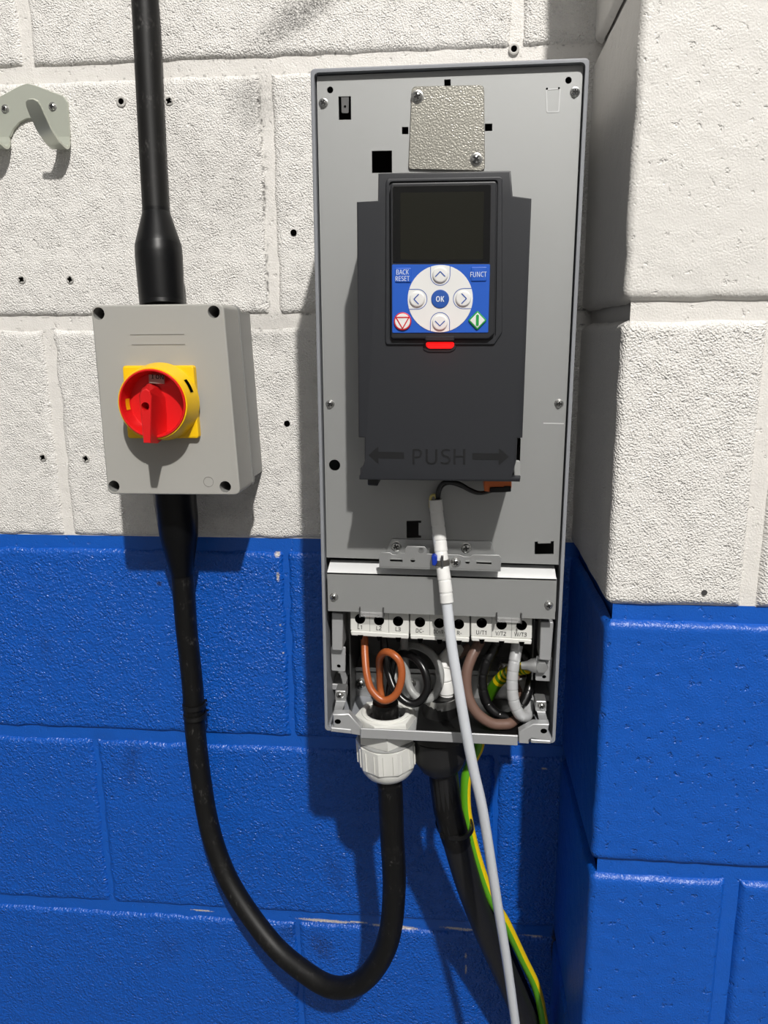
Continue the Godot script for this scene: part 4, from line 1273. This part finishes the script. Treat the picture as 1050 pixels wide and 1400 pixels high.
func build_cables():
	# upper cable into the isolator
	var o := thing("supply_cable", "thick black cable coming down from above into the isolator box", "cable", Vector3(-0.0926, 1.5921, 0.05))
	obj("jacket", cable(PackedVector3Array([Vector3(-0.1, 1.8827, 0.02), Vector3(-0.099, 1.8484, 0.021), Vector3(-0.0992, 1.7893, 0.024), Vector3(-0.099, 1.7282, 0.028), Vector3(-0.0976, 1.6713, 0.034), Vector3(-0.0954, 1.6518, 0.038)]), 0.0117), M.rubber, o)
	obj("shrink_boot", sleeve(PackedVector3Array([Vector3(-0.0974, 1.6751, 0.034), Vector3(-0.0973, 1.67, 0.034), Vector3(-0.0952, 1.6415, 0.04), Vector3(-0.0945, 1.6324, 0.042), Vector3(-0.0927, 1.5916, 0.047), Vector3(-0.0923, 1.587, 0.048)]), [0.0121, 0.0126, 0.0208, 0.0212, 0.0202, 0.0202]), M.shrink, o)
	# lower cable, from the isolator down and round to the white gland
	o = thing("feed_cable", "black cable looping from under the isolator to the white gland", "cable", Vector3(0.0573, 0.8285, 0.03))
	obj("jacket", cable(PackedVector3Array([Vector3(-0.0963, 1.3348, 0.034), Vector3(-0.0992, 1.2715, 0.026), Vector3(-0.0984, 1.2051, 0.022), Vector3(-0.0987, 1.1373, 0.021), Vector3(-0.0903, 1.0503, 0.027), Vector3(-0.0746, 0.9966, 0.036), Vector3(-0.051, 0.9597, 0.048), Vector3(-0.0133, 0.9242, 0.066), Vector3(0.0205, 0.9094, 0.082), Vector3(0.0547, 0.9047, 0.097), Vector3(0.0847, 0.9224, 0.109), Vector3(0.1069, 0.9596, 0.12), Vector3(0.1195, 1.0029, 0.129), Vector3(0.1248, 1.0628, 0.139), Vector3(0.124, 1.1243, 0.149), Vector3(0.1233, 1.1747, 0.157), Vector3(0.122, 1.1872, 0.159), Vector3(0.1205, 1.2307, 0.16), Vector3(0.1201, 1.2578, 0.16)]), 0.0109), M.rubber, o)
	obj("shrink_boot", sleeve(PackedVector3Array([Vector3(-0.0937, 1.4173, 0.046), Vector3(-0.0942, 1.4056, 0.045), Vector3(-0.0939, 1.3876, 0.043), Vector3(-0.0945, 1.3693, 0.041), Vector3(-0.0968, 1.3286, 0.034)]), [0.0205, 0.0202, 0.0198, 0.0186, 0.0113]), M.shrink, o)
	build_tie(Vector3(-0.098, 1.1771, 0.0215), Vector3(-0.0978, 1.1677, 0.0215) - Vector3(-0.0981, 1.1864, 0.0215), 0.0110, "black cable tie on the cable below the isolator", 0.1)
	build_tie(Vector3(-0.0979, 1.1652, 0.0215), Vector3(-0.0977, 1.1566, 0.0215) - Vector3(-0.0981, 1.1745, 0.0215), 0.0110, "second black cable tie just below the first, under the isolator", 0.2)
	# white gland in the gland plate
	var c := Vector3(0.1202, 1.2246, 0.16)
	var ax := Vector3(0.03, -1, -0.1)
	o = thing("cable_gland", "white plastic cable gland with ribbed nut in the drive's bottom plate", "cable gland", c + Vector3(0, -0.035, 0))
	var pl := Vector3(0.1022, 1.2397, 0.189)
	var top := Vector3(c.x, pl.y, c.z)
	var g := Geo.new()
	g.xf = placed(top, Vector3(0, 1, 0), 0.25)
	hexed(g, 0.0265, 0.0012, 0.0088, 0.0018, 6, 0.0175)
	obj("locknut", g, M.gland_white, o)
	g = Geo.new()
	g.xf = placed(top, Vector3(0, 1, 0), 0.25)
	g.lathe(PackedVector2Array([Vector2(0.0205, 0.0080), Vector2(0.0205, 0.0098), Vector2(0.0195, 0.0105), Vector2(0.0178, 0.0105), Vector2(0.0168, 0.0098), Vector2(0.0165, -0.012)]), 36)
	obj("thread", g, M.gland_white, o)
	g = Geo.new()
	g.xf = placed(top, ax, 0.1)
	hexed(g, 0.0255, 0.0005, 0.0125, 0.001, 6, 0.0)
	obj("hexagon_body", g, M.gland_white, o)
	g = Geo.new()
	g.xf = placed(top, ax, 0.1)
	g.lathe(PackedVector2Array([Vector2(0.020, 0.0120), Vector2(0.0246, 0.0128), Vector2(0.0250, 0.0136), Vector2(0.0246, 0.0144), Vector2(0.020, 0.0150)]), 36)
	obj("seal_ring", g, M.wire_grey, o)
	g = Geo.new()
	g.xf = placed(top, ax, 0.22)
	hexed(g, 0.0264, 0.0148, 0.0372, 0.0014, 10, 0.0)
	g.lathe(PackedVector2Array([Vector2(0.0240, 0.0360), Vector2(0.0238, 0.0400), Vector2(0.0226, 0.0440), Vector2(0.0205, 0.0475), Vector2(0.0175, 0.0502), Vector2(0.0145, 0.0516), Vector2(0.0120, 0.0520), Vector2(0.0112, 0.0515), Vector2(0.0110, 0.046)]), 36)
	var nut := obj("dome_nut", g, M.gland_white, o, 28.0)
	g = Geo.new()
	g.xf = placed(top, ax, 0.22)
	for k in 10:
		for e in [-0.16, 0.16]:
			var a: float = TAU * (k + 0.5) / 10 + e
			var d := Vector3(cos(a), sin(a), 0)
			var s := Vector3(-sin(a), cos(a), 0) * 0.0005
			var m := d * 0.0251 / cos(e)
			var w := d * 0.0009
			var z0 := Vector3(0, 0, 0.0175)
			var z1 := Vector3(0, 0, 0.0355)
			g.quad(m - s - w + z0, m - s - w + z1, m + w + z1, m + w + z0)
			g.quad(m + w + z0, m + w + z1, m + s - w + z1, m + s - w + z0)
	obj("grip_rib", g, M.gland_white, nut)
	# black gland under a heat-shrink cone
	c = Vector3(0.1658, 1.2202, 0.15)
	o = thing("cable_gland", "black cable gland wrapped in heat-shrink, right of the white gland", "cable gland", Vector3(0.1673, 1.1909, 0.15))
	obj("shrink_cone", sleeve(PackedVector3Array([Vector3(0.1651, 1.2243, 0.15), Vector3(0.1655, 1.216, 0.15), Vector3(0.1665, 1.2063, 0.15), Vector3(0.1679, 1.1946, 0.149), Vector3(0.1689, 1.1889, 0.149)]), [0.0245, 0.0242, 0.0238, 0.0185, 0.0132]), M.rubber_soft, o)
	obj("gland_body", sleeve(PackedVector3Array([Vector3(0.1651, 1.226, 0.148), Vector3(0.165, 1.2322, 0.148), Vector3(0.1653, 1.2336, 0.148), Vector3(0.1656, 1.2371, 0.148), Vector3(0.1662, 1.2439, 0.148), Vector3(0.1673, 1.2598, 0.147)]), [0.0285, 0.0285, 0.0190, 0.0175, 0.0150, 0.0138]), M.tie_black, o)
	o = tag(obj("hose_clip", band(Vector3(0.1672, 1.2557, 0.147), Vector3(-0.06, 1, 0), 0.0141, 0.0075), M.screw), "shiny steel hose clip round the black gland inside the drive", "hose clip")
	# motor cable
	o = thing("motor_cable", "thick black motor cable hanging from the black gland beside the striped wire", "cable", Vector3(0.2539, 0.8367, 0.06))
	obj("jacket", cable(PackedVector3Array([Vector3(0.1678, 1.1988, 0.149), Vector3(0.1692, 1.1869, 0.148), Vector3(0.1733, 1.1486, 0.143), Vector3(0.1805, 1.1145, 0.136), Vector3(0.1925, 1.0599, 0.122), Vector3(0.2086, 1.0007, 0.105), Vector3(0.228, 0.9398, 0.088), Vector3(0.2443, 0.8902, 0.075), Vector3(0.2611, 0.8407, 0.065), Vector3(0.2866, 0.7664, 0.055)]), 0.0125), M.rubber_soft, o)
	obj("shrink_sleeve", sleeve(PackedVector3Array([Vector3(0.1685, 1.1912, 0.148), Vector3(0.1733, 1.1486, 0.143), Vector3(0.1805, 1.1145, 0.136), Vector3(0.1823, 1.1082, 0.1345)]), [0.0128, 0.0129, 0.0130, 0.0127]), M.rubber, o)
	# second black core cable tight behind, on the right
	o = tag(obj("screen_cable", cable(PackedVector3Array([Vector3(0.1834, 1.1273, 0.116), Vector3(0.1915, 1.0911, 0.108), Vector3(0.2046, 1.0385, 0.096), Vector3(0.2208, 0.9809, 0.081), Vector3(0.2404, 0.9194, 0.065), Vector3(0.2572, 0.8705, 0.054), Vector3(0.274, 0.8198, 0.044), Vector3(0.2977, 0.7457, 0.036)]), 0.0075), M.rubber), "thinner black cable close behind the thick motor cable", "cable")
	# green and yellow earth wire
	g = Geo.new()
	g.colored = true
	var s := smooth(PackedVector3Array([Vector3(0.1989, 1.2271, 0.128), Vector3(0.2006, 1.2037, 0.128), Vector3(0.1935, 1.1902, 0.135), Vector3(0.1895, 1.1762, 0.136), Vector3(0.1891, 1.1524, 0.133), Vector3(0.1917, 1.1282, 0.13), Vector3(0.2009, 1.0839, 0.122), Vector3(0.2153, 1.0341, 0.112), Vector3(0.2299, 1.0013, 0.103), Vector3(0.25, 0.9449, 0.086), Vector3(0.2677, 0.8946, 0.072), Vector3(0.2781, 0.8411, 0.064), Vector3(0.2882, 0.7666, 0.055)]), 12)
	var green := Color(0.37, 0.66, 0.12).srgb_to_linear()
	var yellow := Color(0.93, 0.80, 0.06).srgb_to_linear()
	var n := s.size()
	g.tube(s, even(n, 0.0048), 24, func(k, i): return yellow if k in [8, 9, 10, 11, 12, 20, 21, 22, 23, 0] else green)
	tag(obj("earth_wire", g, M.striped), "green and yellow striped earth wire hanging below the drive", "wire")
	build_tie(Vector3(0.1797, 1.1279, 0.137), Vector3(0.1789, 1.1148, 0.1345) - Vector3(0.1747, 1.1415, 0.14), 0.0136, "black cable tie binding the motor cable to the striped wire", -1.5, 1.22)
	# grey control cable with its taped upper end
	o = thing("control_cable", "light grey control cable crossing the front of the drive, white tape on top", "cable", Vector3(0.2401, 0.9192, 0.14))
	obj("jacket", cable(PackedVector3Array([Vector3(0.1634, 1.4111, 0.184), Vector3(0.1683, 1.379, 0.193), Vector3(0.1716, 1.3573, 0.198), Vector3(0.175, 1.3298, 0.203), Vector3(0.1798, 1.3013, 0.206), Vector3(0.1877, 1.2565, 0.208), Vector3(0.1939, 1.2247, 0.207), Vector3(0.2022, 1.1843, 0.203), Vector3(0.2154, 1.0965, 0.19), Vector3(0.2266, 1.0236, 0.178), Vector3(0.2374, 0.9446, 0.166), Vector3(0.246, 0.8805, 0.158)]), 0.0041), M.control_grey, o)
	var wrap := obj("tape_wrap", wound(PackedVector3Array([Vector3(0.1618, 1.4373, 0.181), Vector3(0.163, 1.425, 0.182), Vector3(0.1654, 1.4074, 0.185), Vector3(0.167, 1.3926, 0.19), Vector3(0.1698, 1.374, 0.1955), Vector3(0.1713, 1.361, 0.1975)]), 0.0051, 0.0105, 0.0002, 20, 36, 0.35), M.tape_white, o)
	wrap.set_meta("label", "wrinkled white tape wound round the cable end")
	# pair of thin black leads and their plug
	o = thing("signal_lead", "thin black lead curving from the white tape to the orange plug", "wire", Vector3(0.1644, 1.4343, 0.185))
	obj("lead", cable(PackedVector3Array([Vector3(0.1627, 1.4311, 0.181), Vector3(0.1629, 1.4391, 0.181), Vector3(0.1643, 1.4465, 0.184), Vector3(0.1676, 1.4517, 0.188), Vector3(0.1725, 1.4527, 0.19), Vector3(0.1796, 1.4518, 0.191), Vector3(0.1872, 1.4475, 0.191), Vector3(0.1943, 1.4448, 0.191), Vector3(0.2013, 1.4457, 0.19), Vector3(0.2056, 1.4474, 0.19)]), 0.0015, 12), M.wire_black, o)
	obj("lead", cable(PackedVector3Array([Vector3(0.1637, 1.4307, 0.179), Vector3(0.164, 1.4387, 0.179), Vector3(0.1656, 1.4459, 0.181), Vector3(0.1692, 1.4501, 0.185), Vector3(0.1742, 1.4508, 0.186), Vector3(0.1818, 1.4486, 0.187), Vector3(0.189, 1.445, 0.187), Vector3(0.1949, 1.4439, 0.188), Vector3(0.2014, 1.4459, 0.188)]), 0.0013, 12), M.wire_black, o)
	obj("core", cable(PackedVector3Array([Vector3(0.1579, 1.431, 0.181), Vector3(0.1579, 1.4379, 0.181), Vector3(0.159, 1.4404, 0.181), Vector3(0.1612, 1.4408, 0.181), Vector3(0.1623, 1.4385, 0.181)]), 0.0011, 10), M.core_yellow, o)
	o = thing("plug_connector", "small orange and black plug under the right corner of the control unit", "plug", Vector3(0.2082, 1.4489, 0.2))
	g = Geo.new(); g.prism(rounded(PackedVector2Array([Vector2(0.197, 1.4591), Vector2(0.2164, 1.4582), Vector2(0.2165, 1.4524), Vector2(0.201, 1.4522), Vector2(0.2011, 1.4498), Vector2(0.1972, 1.4503)]), 0.0006), 0.186, 0.212, 0.0005); obj("plug_body", g, M.plug_orange, o)
	g = Geo.new(); g.prism(rounded(PackedVector2Array([Vector2(0.2012, 1.4534), Vector2(0.2105, 1.4536), Vector2(0.2115, 1.4542), Vector2(0.216, 1.4542), Vector2(0.2161, 1.4504), Vector2(0.2116, 1.4499), Vector2(0.2013, 1.4495)]), 0.0005), 0.186, 0.2135, 0.0005); obj("plug_cover", g, M.black, o)
	# strap that holds the taped cable to the rail
	o = thing("cable_strap", "steel strap with blue tag holding the taped cable to the rail", "strap", Vector3(0.1671, 1.3894, 0.193))
	g = Geo.new(); g.xf = placed(Vector3(0.1669, 1.3911, 0.191), Vector3(0.06, -1, 0.05)); g.lathe(PackedVector2Array([Vector2(0.0052, -0.0021), Vector2(0.0062, -0.0021), Vector2(0.0062, 0.0021), Vector2(0.0052, 0.0021)]), 24); g.box(Vector3(0.005, -0.0028, -0.0021), Vector3(0.0105, -0.0018, 0.0021)); obj("strap_band", g, M.strap_steel, o)
	g = Geo.new(); g.prism(rounded(PackedVector2Array([Vector2(0.1595, 1.3968), Vector2(0.1616, 1.3977), Vector2(0.1636, 1.3966), Vector2(0.1636, 1.3917), Vector2(0.1622, 1.3894), Vector2(0.1599, 1.3899)]), 0.0006), 0.1905, 0.197, 0.0005); obj("blue_tag", g, M.tag_blue, o)
	g = Geo.new(); g.prism(rounded(PackedVector2Array([Vector2(0.1665, 1.3978), Vector2(0.1684, 1.3978), Vector2(0.1685, 1.3888), Vector2(0.1668, 1.3887)]), 0.0004), 0.1965, 0.1985, 0.0004); obj("strap_pin", g, M.zinc_dark, o)


func band(at: Vector3, axis: Vector3, r: float, h: float) -> Geo:
	var g := Geo.new()
	g.xf = placed(at, axis)
	g.lathe(PackedVector2Array([Vector2(r, -h / 2), Vector2(r + 0.0008, -h / 2), Vector2(r + 0.0008, h / 2), Vector2(r, h / 2)]), 28)
	return g


func hexed(g: Geo, r: float, z0: float, z1: float, chamfer: float, n: int, bore: float):
	# a nut: n flats, chamfered ends, with a bore if it has one
	var p := circle(Vector2.ZERO, r, n)
	if bore > 0:
		g.prism(p, z0, z1, chamfer, 2, [circle(Vector2.ZERO, bore, 32)])
	else:
		g.prism(p, z0, z1, chamfer, 2)


# ---------------------------------------------------------------- wires in the open compartment
func build_wires():
	var kind := "core wires in the open terminal compartment"
	tag(obj("core_wire", cable(PackedVector3Array([Vector3(0.1021, 1.3196, 0.155), Vector3(0.1029, 1.3124, 0.158), Vector3(0.1041, 1.3015, 0.166), Vector3(0.1064, 1.2884, 0.174), Vector3(0.111, 1.2773, 0.179), Vector3(0.121, 1.2704, 0.182), Vector3(0.1309, 1.2763, 0.182), Vector3(0.1353, 1.2906, 0.181), Vector3(0.134, 1.3024, 0.179), Vector3(0.1279, 1.3082, 0.176), Vector3(0.1208, 1.307, 0.17), Vector3(0.1156, 1.2969, 0.16), Vector3(0.1145, 1.283, 0.15), Vector3(0.1144, 1.2638, 0.145), Vector3(0.1174, 1.2469, 0.152)]), 0.0031), M.wire_orange), "orange core wire looped under the L1 terminal", "wire", kind)
	tag(obj("core_wire", cable(PackedVector3Array([Vector3(0.1182, 1.3181, 0.15), Vector3(0.1184, 1.3089, 0.15), Vector3(0.1192, 1.3006, 0.152), Vector3(0.1205, 1.2922, 0.154), Vector3(0.1229, 1.2835, 0.158), Vector3(0.1277, 1.2733, 0.164), Vector3(0.1348, 1.2654, 0.168), Vector3(0.1432, 1.2623, 0.17), Vector3(0.1508, 1.2659, 0.17), Vector3(0.1558, 1.2762, 0.168), Vector3(0.1533, 1.2888, 0.164), Vector3(0.1466, 1.2961, 0.158), Vector3(0.1379, 1.2973, 0.15), Vector3(0.1308, 1.2933, 0.142), Vector3(0.1254, 1.2847, 0.138), Vector3(0.1229, 1.2685, 0.14), Vector3(0.1217, 1.2494, 0.15)]), 0.0033), M.wire_black), "glossy black core wire looped under the L2 terminal", "wire", kind)
	tag(obj("core_wire", cable(PackedVector3Array([Vector3(0.1346, 1.3154, 0.142), Vector3(0.1352, 1.3002, 0.142), Vector3(0.1356, 1.2877, 0.144), Vector3(0.1373, 1.2765, 0.146), Vector3(0.1406, 1.2659, 0.15), Vector3(0.147, 1.2605, 0.154), Vector3(0.1552, 1.2594, 0.156), Vector3(0.1615, 1.264, 0.156), Vector3(0.1658, 1.2745, 0.154), Vector3(0.165, 1.2862, 0.15), Vector3(0.1583, 1.2954, 0.144), Vector3(0.148, 1.2984, 0.136), Vector3(0.1387, 1.2958, 0.128), Vector3(0.1306, 1.2868, 0.122), Vector3(0.1255, 1.2681, 0.124), Vector3(0.1244, 1.247, 0.145)]), 0.0034), M.wire_grey), "pale grey core wire looped under the L3 terminal", "wire", kind)
	tag(obj("taped_bundle", wound(PackedVector3Array([Vector3(0.1819, 1.295, 0.128), Vector3(0.1725, 1.2907, 0.136), Vector3(0.1683, 1.2831, 0.142), Vector3(0.1697, 1.2724, 0.145), Vector3(0.1711, 1.2594, 0.146), Vector3(0.1674, 1.2491, 0.146)]), 0.0068, 0.012, 0.0007, 20, 30, 0.5), M.tape_white), "thick bundle under white tape behind the grey control cable", "wire", kind)
	tag(obj("core_wire", cable(PackedVector3Array([Vector3(0.199, 1.3172, 0.152), Vector3(0.1984, 1.3132, 0.155), Vector3(0.1955, 1.3088, 0.16), Vector3(0.1915, 1.3021, 0.164), Vector3(0.188, 1.2922, 0.168), Vector3(0.1875, 1.2807, 0.171), Vector3(0.19, 1.2693, 0.174), Vector3(0.197, 1.2583, 0.176), Vector3(0.2078, 1.2505, 0.176), Vector3(0.2168, 1.2485, 0.174), Vector3(0.2248, 1.2483, 0.17), Vector3(0.2325, 1.2494, 0.155), Vector3(0.2359, 1.2588, 0.14), Vector3(0.2359, 1.2699, 0.12)]), 0.0044), M.wire_brown), "dull brown core wire bent below the U/T1 terminal", "wire", kind)
	tag(obj("core_wire", cable(PackedVector3Array([Vector3(0.1907, 1.2966, 0.128), Vector3(0.1857, 1.2932, 0.13), Vector3(0.1794, 1.2892, 0.132), Vector3(0.1745, 1.2845, 0.134), Vector3(0.1721, 1.2722, 0.137)]), 0.0042), M.wire_brown), "short brown core wire running up behind the grey control cable", "wire", kind)
	tag(obj("core_wire", wound(PackedVector3Array([Vector3(0.2141, 1.3181, 0.15), Vector3(0.2123, 1.3111, 0.152), Vector3(0.2092, 1.3045, 0.155), Vector3(0.2046, 1.2973, 0.158), Vector3(0.2011, 1.2851, 0.16), Vector3(0.2013, 1.2736, 0.162), Vector3(0.2051, 1.2616, 0.164), Vector3(0.2123, 1.2543, 0.166), Vector3(0.2209, 1.2508, 0.165), Vector3(0.2277, 1.2515, 0.162), Vector3(0.2344, 1.2583, 0.158), Vector3(0.2397, 1.2682, 0.152), Vector3(0.2423, 1.2784, 0.144), Vector3(0.2396, 1.2894, 0.136), Vector3(0.2344, 1.2947, 0.13)]), 0.0042, 0.0125, 0.00022, 18, 30, 0.1), M.wire_black), "black spiral-wrapped core wire looped under the V/T2 terminal", "wire", kind)
	tag(obj("core_wire", wound(PackedVector3Array([Vector3(0.2293, 1.3201, 0.154), Vector3(0.2288, 1.3128, 0.158), Vector3(0.2264, 1.3012, 0.164), Vector3(0.2247, 1.2876, 0.168), Vector3(0.2249, 1.2755, 0.171), Vector3(0.227, 1.2656, 0.173), Vector3(0.2314, 1.2574, 0.173), Vector3(0.2367, 1.2533, 0.168), Vector3(0.2396, 1.2546, 0.158), Vector3(0.2404, 1.2581, 0.145), Vector3(0.2377, 1.2677, 0.13)]), 0.0048, 0.0078, 0.00018, 20, 30, 0.1), M.sleeve_silver), "silver-grey ribbed core wire under the W/T3 terminal", "wire", kind)
	# earth core with its lug on the right upright
	var g := Geo.new()
	g.colored = true
	var s := smooth(PackedVector3Array([Vector3(0.208, 1.2506, 0.128), Vector3(0.2124, 1.2642, 0.136), Vector3(0.2191, 1.2773, 0.144), Vector3(0.2246, 1.2845, 0.15), Vector3(0.2318, 1.2898, 0.156), Vector3(0.2373, 1.293, 0.16)]), 16)
	var green := Color(0.28, 0.50, 0.08).srgb_to_linear()
	var yellow := Color(0.90, 0.78, 0.05).srgb_to_linear()
	var n := s.size()
	g.tube(s, even(n, 0.0052), 20, func(k, i): return yellow if (i > 22 and i % 8 in [0, 1, 2, 7]) or (i <= 22 and (k + 3) % 20 < 3) else green)
	var o := thing("earth_core", "short striped earth core bolted by a lug to the right upright bar", "wire", Vector3(0.2207, 1.2718, 0.14), kind)
	obj("striped_jacket", g, M.striped, o)
	g = Geo.new(); g.xf = placed(Vector3(0.2407, 1.2977, 0.1665), Vector3(1, 0.1, 0.1)); g.lathe(PackedVector2Array([Vector2(0, -0.009), Vector2(0.003, -0.009), Vector2(0.0038, -0.004), Vector2(0.0055, -0.001), Vector2(0.006, 0.003), Vector2(0, 0.004)]), 16); obj("lug", g, M.zinc_plain, o)
	g = Geo.new(); g.xf = placed(Vector3(0.2477, 1.2979, 0.1665)); hexed(g, 0.0052, 0.0, 0.0045, 0.0006, 6, 0.0); obj("bolt", g, M.zinc_plain, o)
	var b := Geo.new()
	b.xf = placed(Vector3(0.2219, 1.275, 0.1185)); b.prism(circle(Vector2.ZERO, 0.006, 6), 0, 0.006, 0.0006); b.lathe(PackedVector2Array([Vector2(0.0035, 0.006), Vector2(0.0035, 0.012), Vector2(0.003, 0.0125), Vector2(0, 0.0125)]), 16)
	tag(obj("shelf_bolt", b, M.screw), "loose-looking steel bolt standing behind the striped earth core", "bolt")


# ---------------------------------------------------------------- hook and wall plugs
func build_hook():
	var root := thing("wall_hook", "zinc double hook screwed to the wall at the upper left", "hook", Vector3(-0.2244, 1.7358, 0.01))
	var g := Geo.new()
	var p := PackedVector2Array([Vector2(-0.2241, 1.7917), Vector2(-0.2161, 1.7896), Vector2(-0.1902, 1.7797), Vector2(-0.1869, 1.7746), Vector2(-0.1876, 1.7502), Vector2(-0.1875, 1.7445), Vector2(-0.2018, 1.7446), Vector2(-0.2025, 1.7481), Vector2(-0.2064, 1.7552), Vector2(-0.2123, 1.7601), Vector2(-0.22, 1.7622), Vector2(-0.228, 1.7615), Vector2(-0.2355, 1.7586), Vector2(-0.242, 1.7531), Vector2(-0.2464, 1.7462), Vector2(-0.2609, 1.7464), Vector2(-0.2587, 1.7701), Vector2(-0.2565, 1.7757), Vector2(-0.2514, 1.7818), Vector2(-0.2318, 1.7898)])
	g.prism(rounded(p, 0.002, 2), 0.0006, 0.0033, 0.0005)
	obj("plate", g, M.passivated, root)
	for q in [Vector3(-0.2479, 1.7704, 0.0033), Vector3(-0.2013, 1.7708, 0.0033)]:
		screw(root, q, 0.0032, q.x * 17.0)
	# prongs: down the wall, round the bend, out and up to a rounded tip
	for s in [[Vector2(-0.1948, 1.7444), 0.0068], [Vector2(-0.2538, 1.7462), 0.0068]]:
		g = Geo.new()
		var top := Vector3(s[0].x, s[0].y + 0.001, 0.0019)
		var line := PackedVector3Array([top, top + Vector3(0, -0.003, 0.0004)])
		for i in 7:
			var a := PI / 2 * 1.15 * i / 6.0
			line.append(top + Vector3(0, -0.0035 - 0.0085 * sin(a), 0.0004 + 0.0085 * (1 - cos(a))))
		line.append(top + Vector3(0, -0.009, 0.022))
		line.append(top + Vector3(0, -0.002, 0.034))
		line.append(top + Vector3(0, 0.008, 0.044))
		line.append(top + Vector3(0, 0.0135, 0.0485))
		line.append(top + Vector3(0, 0.0165, 0.0508))
		line.append(top + Vector3(0, 0.0180, 0.0518))
		var half := PackedFloat32Array()
		for i in line.size(): half.append(s[1])
		half[line.size() - 1] = s[1] * 0.35
		half[line.size() - 2] = s[1] * 0.78
		half[line.size() - 3] = s[1] * 0.96
		for i in line.size() - 1:
			var d := (line[i + 1] - line[i]).normalized()
			var nrm := Vector3(1, 0, 0).cross(d) * 0.0012
			var e := (line[mini(i + 2, line.size() - 1)] - line[i + 1]).normalized() if i + 2 < line.size() else d
			var nrm2 := Vector3(1, 0, 0).cross((d + e).normalized()) * 0.0012
			var f := (line[i] - line[maxi(i - 1, 0)]).normalized() if i > 0 else d
			nrm = Vector3(1, 0, 0).cross((d + f).normalized()) * 0.0012
			var x := Vector3(half[i], 0, 0)
			var y := Vector3(half[i + 1], 0, 0)
			var a := line[i]
			var b := line[i + 1]
			g.quad(a - x + nrm, b - y + nrm2, b + y + nrm2, a + x + nrm)
			g.quad(a + x - nrm, b + y - nrm2, b - y - nrm2, a - x - nrm)
			g.quad(a + x + nrm, b + y + nrm2, b + y - nrm2, a + x - nrm)
			g.quad(a - x - nrm, b - y - nrm2, b - y + nrm2, a - x + nrm)
		var z := line.size() - 1
		var h := Vector3(half[z], 0, 0)
		var k := Vector3(1, 0, 0).cross((line[z] - line[z - 1]).normalized()) * 0.0012
		g.quad(line[z] - h + k, line[z] - h - k, line[z] + h - k, line[z] + h + k)
		obj("prong", g, M.passivated, root)


func build_plugs():
	var spots := [
		[Vector3(-0.136, 1.7739, 0), 0, "round wall plug left of the upper black cable", 0], [Vector3(-0.0902, 1.7729, 0), 1, "broken wall plug right of the upper black cable", 0], [Vector3(0.0222, 1.6555, 0), 2, "dark drilled hole beside the control unit's left edge", 0],
		[Vector3(0.0092, 1.4754, 0), 2, "dark drilled hole between the isolator box and the drive", 0], [Vector3(-0.2513, 1.6172, 0), 1, "cross-slotted wall plug farthest left, below the hook", 0], [Vector3(-0.2017, 1.6165, 0), 1, "cross-slotted wall plug above left of the isolator box", 0],
		[Vector3(-0.2491, 1.4402, 0), 1, "cross-slotted wall plug at the lower left, by the vertical joint", 0], [Vector3(-0.203, 1.4393, 0), 1, "cross-slotted wall plug close to the isolator's lower left corner", 0], [Vector3(0.2238, 1.8047, 0), 0, "round wall plug above the top edge of the drive", 0],
		[Vector3(0.3651, 1.3679, 0.182), 2, "small dark hole in the white pier just above the blue paint", 1]]
	for s in spots:
		var at: Vector3 = s[0] + Vector3(0, 0, 0.0004)
		if s[2].begins_with("round wall plug above"): at.z -= 0.002
		var o := thing("wall_plug" if s[1] < 2 else "drilled_hole", s[2], "wall plug" if s[1] < 2 else "hole", at, "plugs and holes in the wall")
		var g := Geo.new()
		g.xf = placed(at)
		var r := 0.0036 if s[1] == 0 else 0.0030
		if s[1] < 2:
			g.lathe(PackedVector2Array([Vector2(r * 1.35, -0.002), Vector2(r * 1.3, 0.0006), Vector2(r * 1.05, 0.0010), Vector2(r * 0.75, 0.0007), Vector2(r * 0.7, -0.001), Vector2(0, -0.001)]), 20)
			obj("plug_rim", g, M.white_plug if M.has("white_plug") else mat("white_plug", Color(0.72, 0.71, 0.69), 0.5), o)
		g = Geo.new()
		g.xf = placed(at, Vector3(0, 0, 1), at.x * 40.0)
		if s[1] == 1:
			g.prism(bar(Vector2(-r * 0.95, 0), Vector2(r * 0.95, 0.0002), 0.0012), -0.001, 0.0012)
			g.prism(bar(Vector2(0, -r * 0.85), Vector2(0.0002, r * 0.95), 0.0012), -0.001, 0.0012)
			g.prism(circle(Vector2.ZERO, r * 0.42, 12), -0.001, 0.0012)
			obj("cross_slot", g, M.hole, o)
		else:
			g.prism(circle(Vector2.ZERO, r * (0.68 if s[1] == 0 else 0.72 if s[3] else 1.0), 16), -0.0012, 0.0008 if s[1] == 0 else 0.0003)
			obj("hole_mouth", g, M.hole if not s[3] else M.zinc_dark, o)
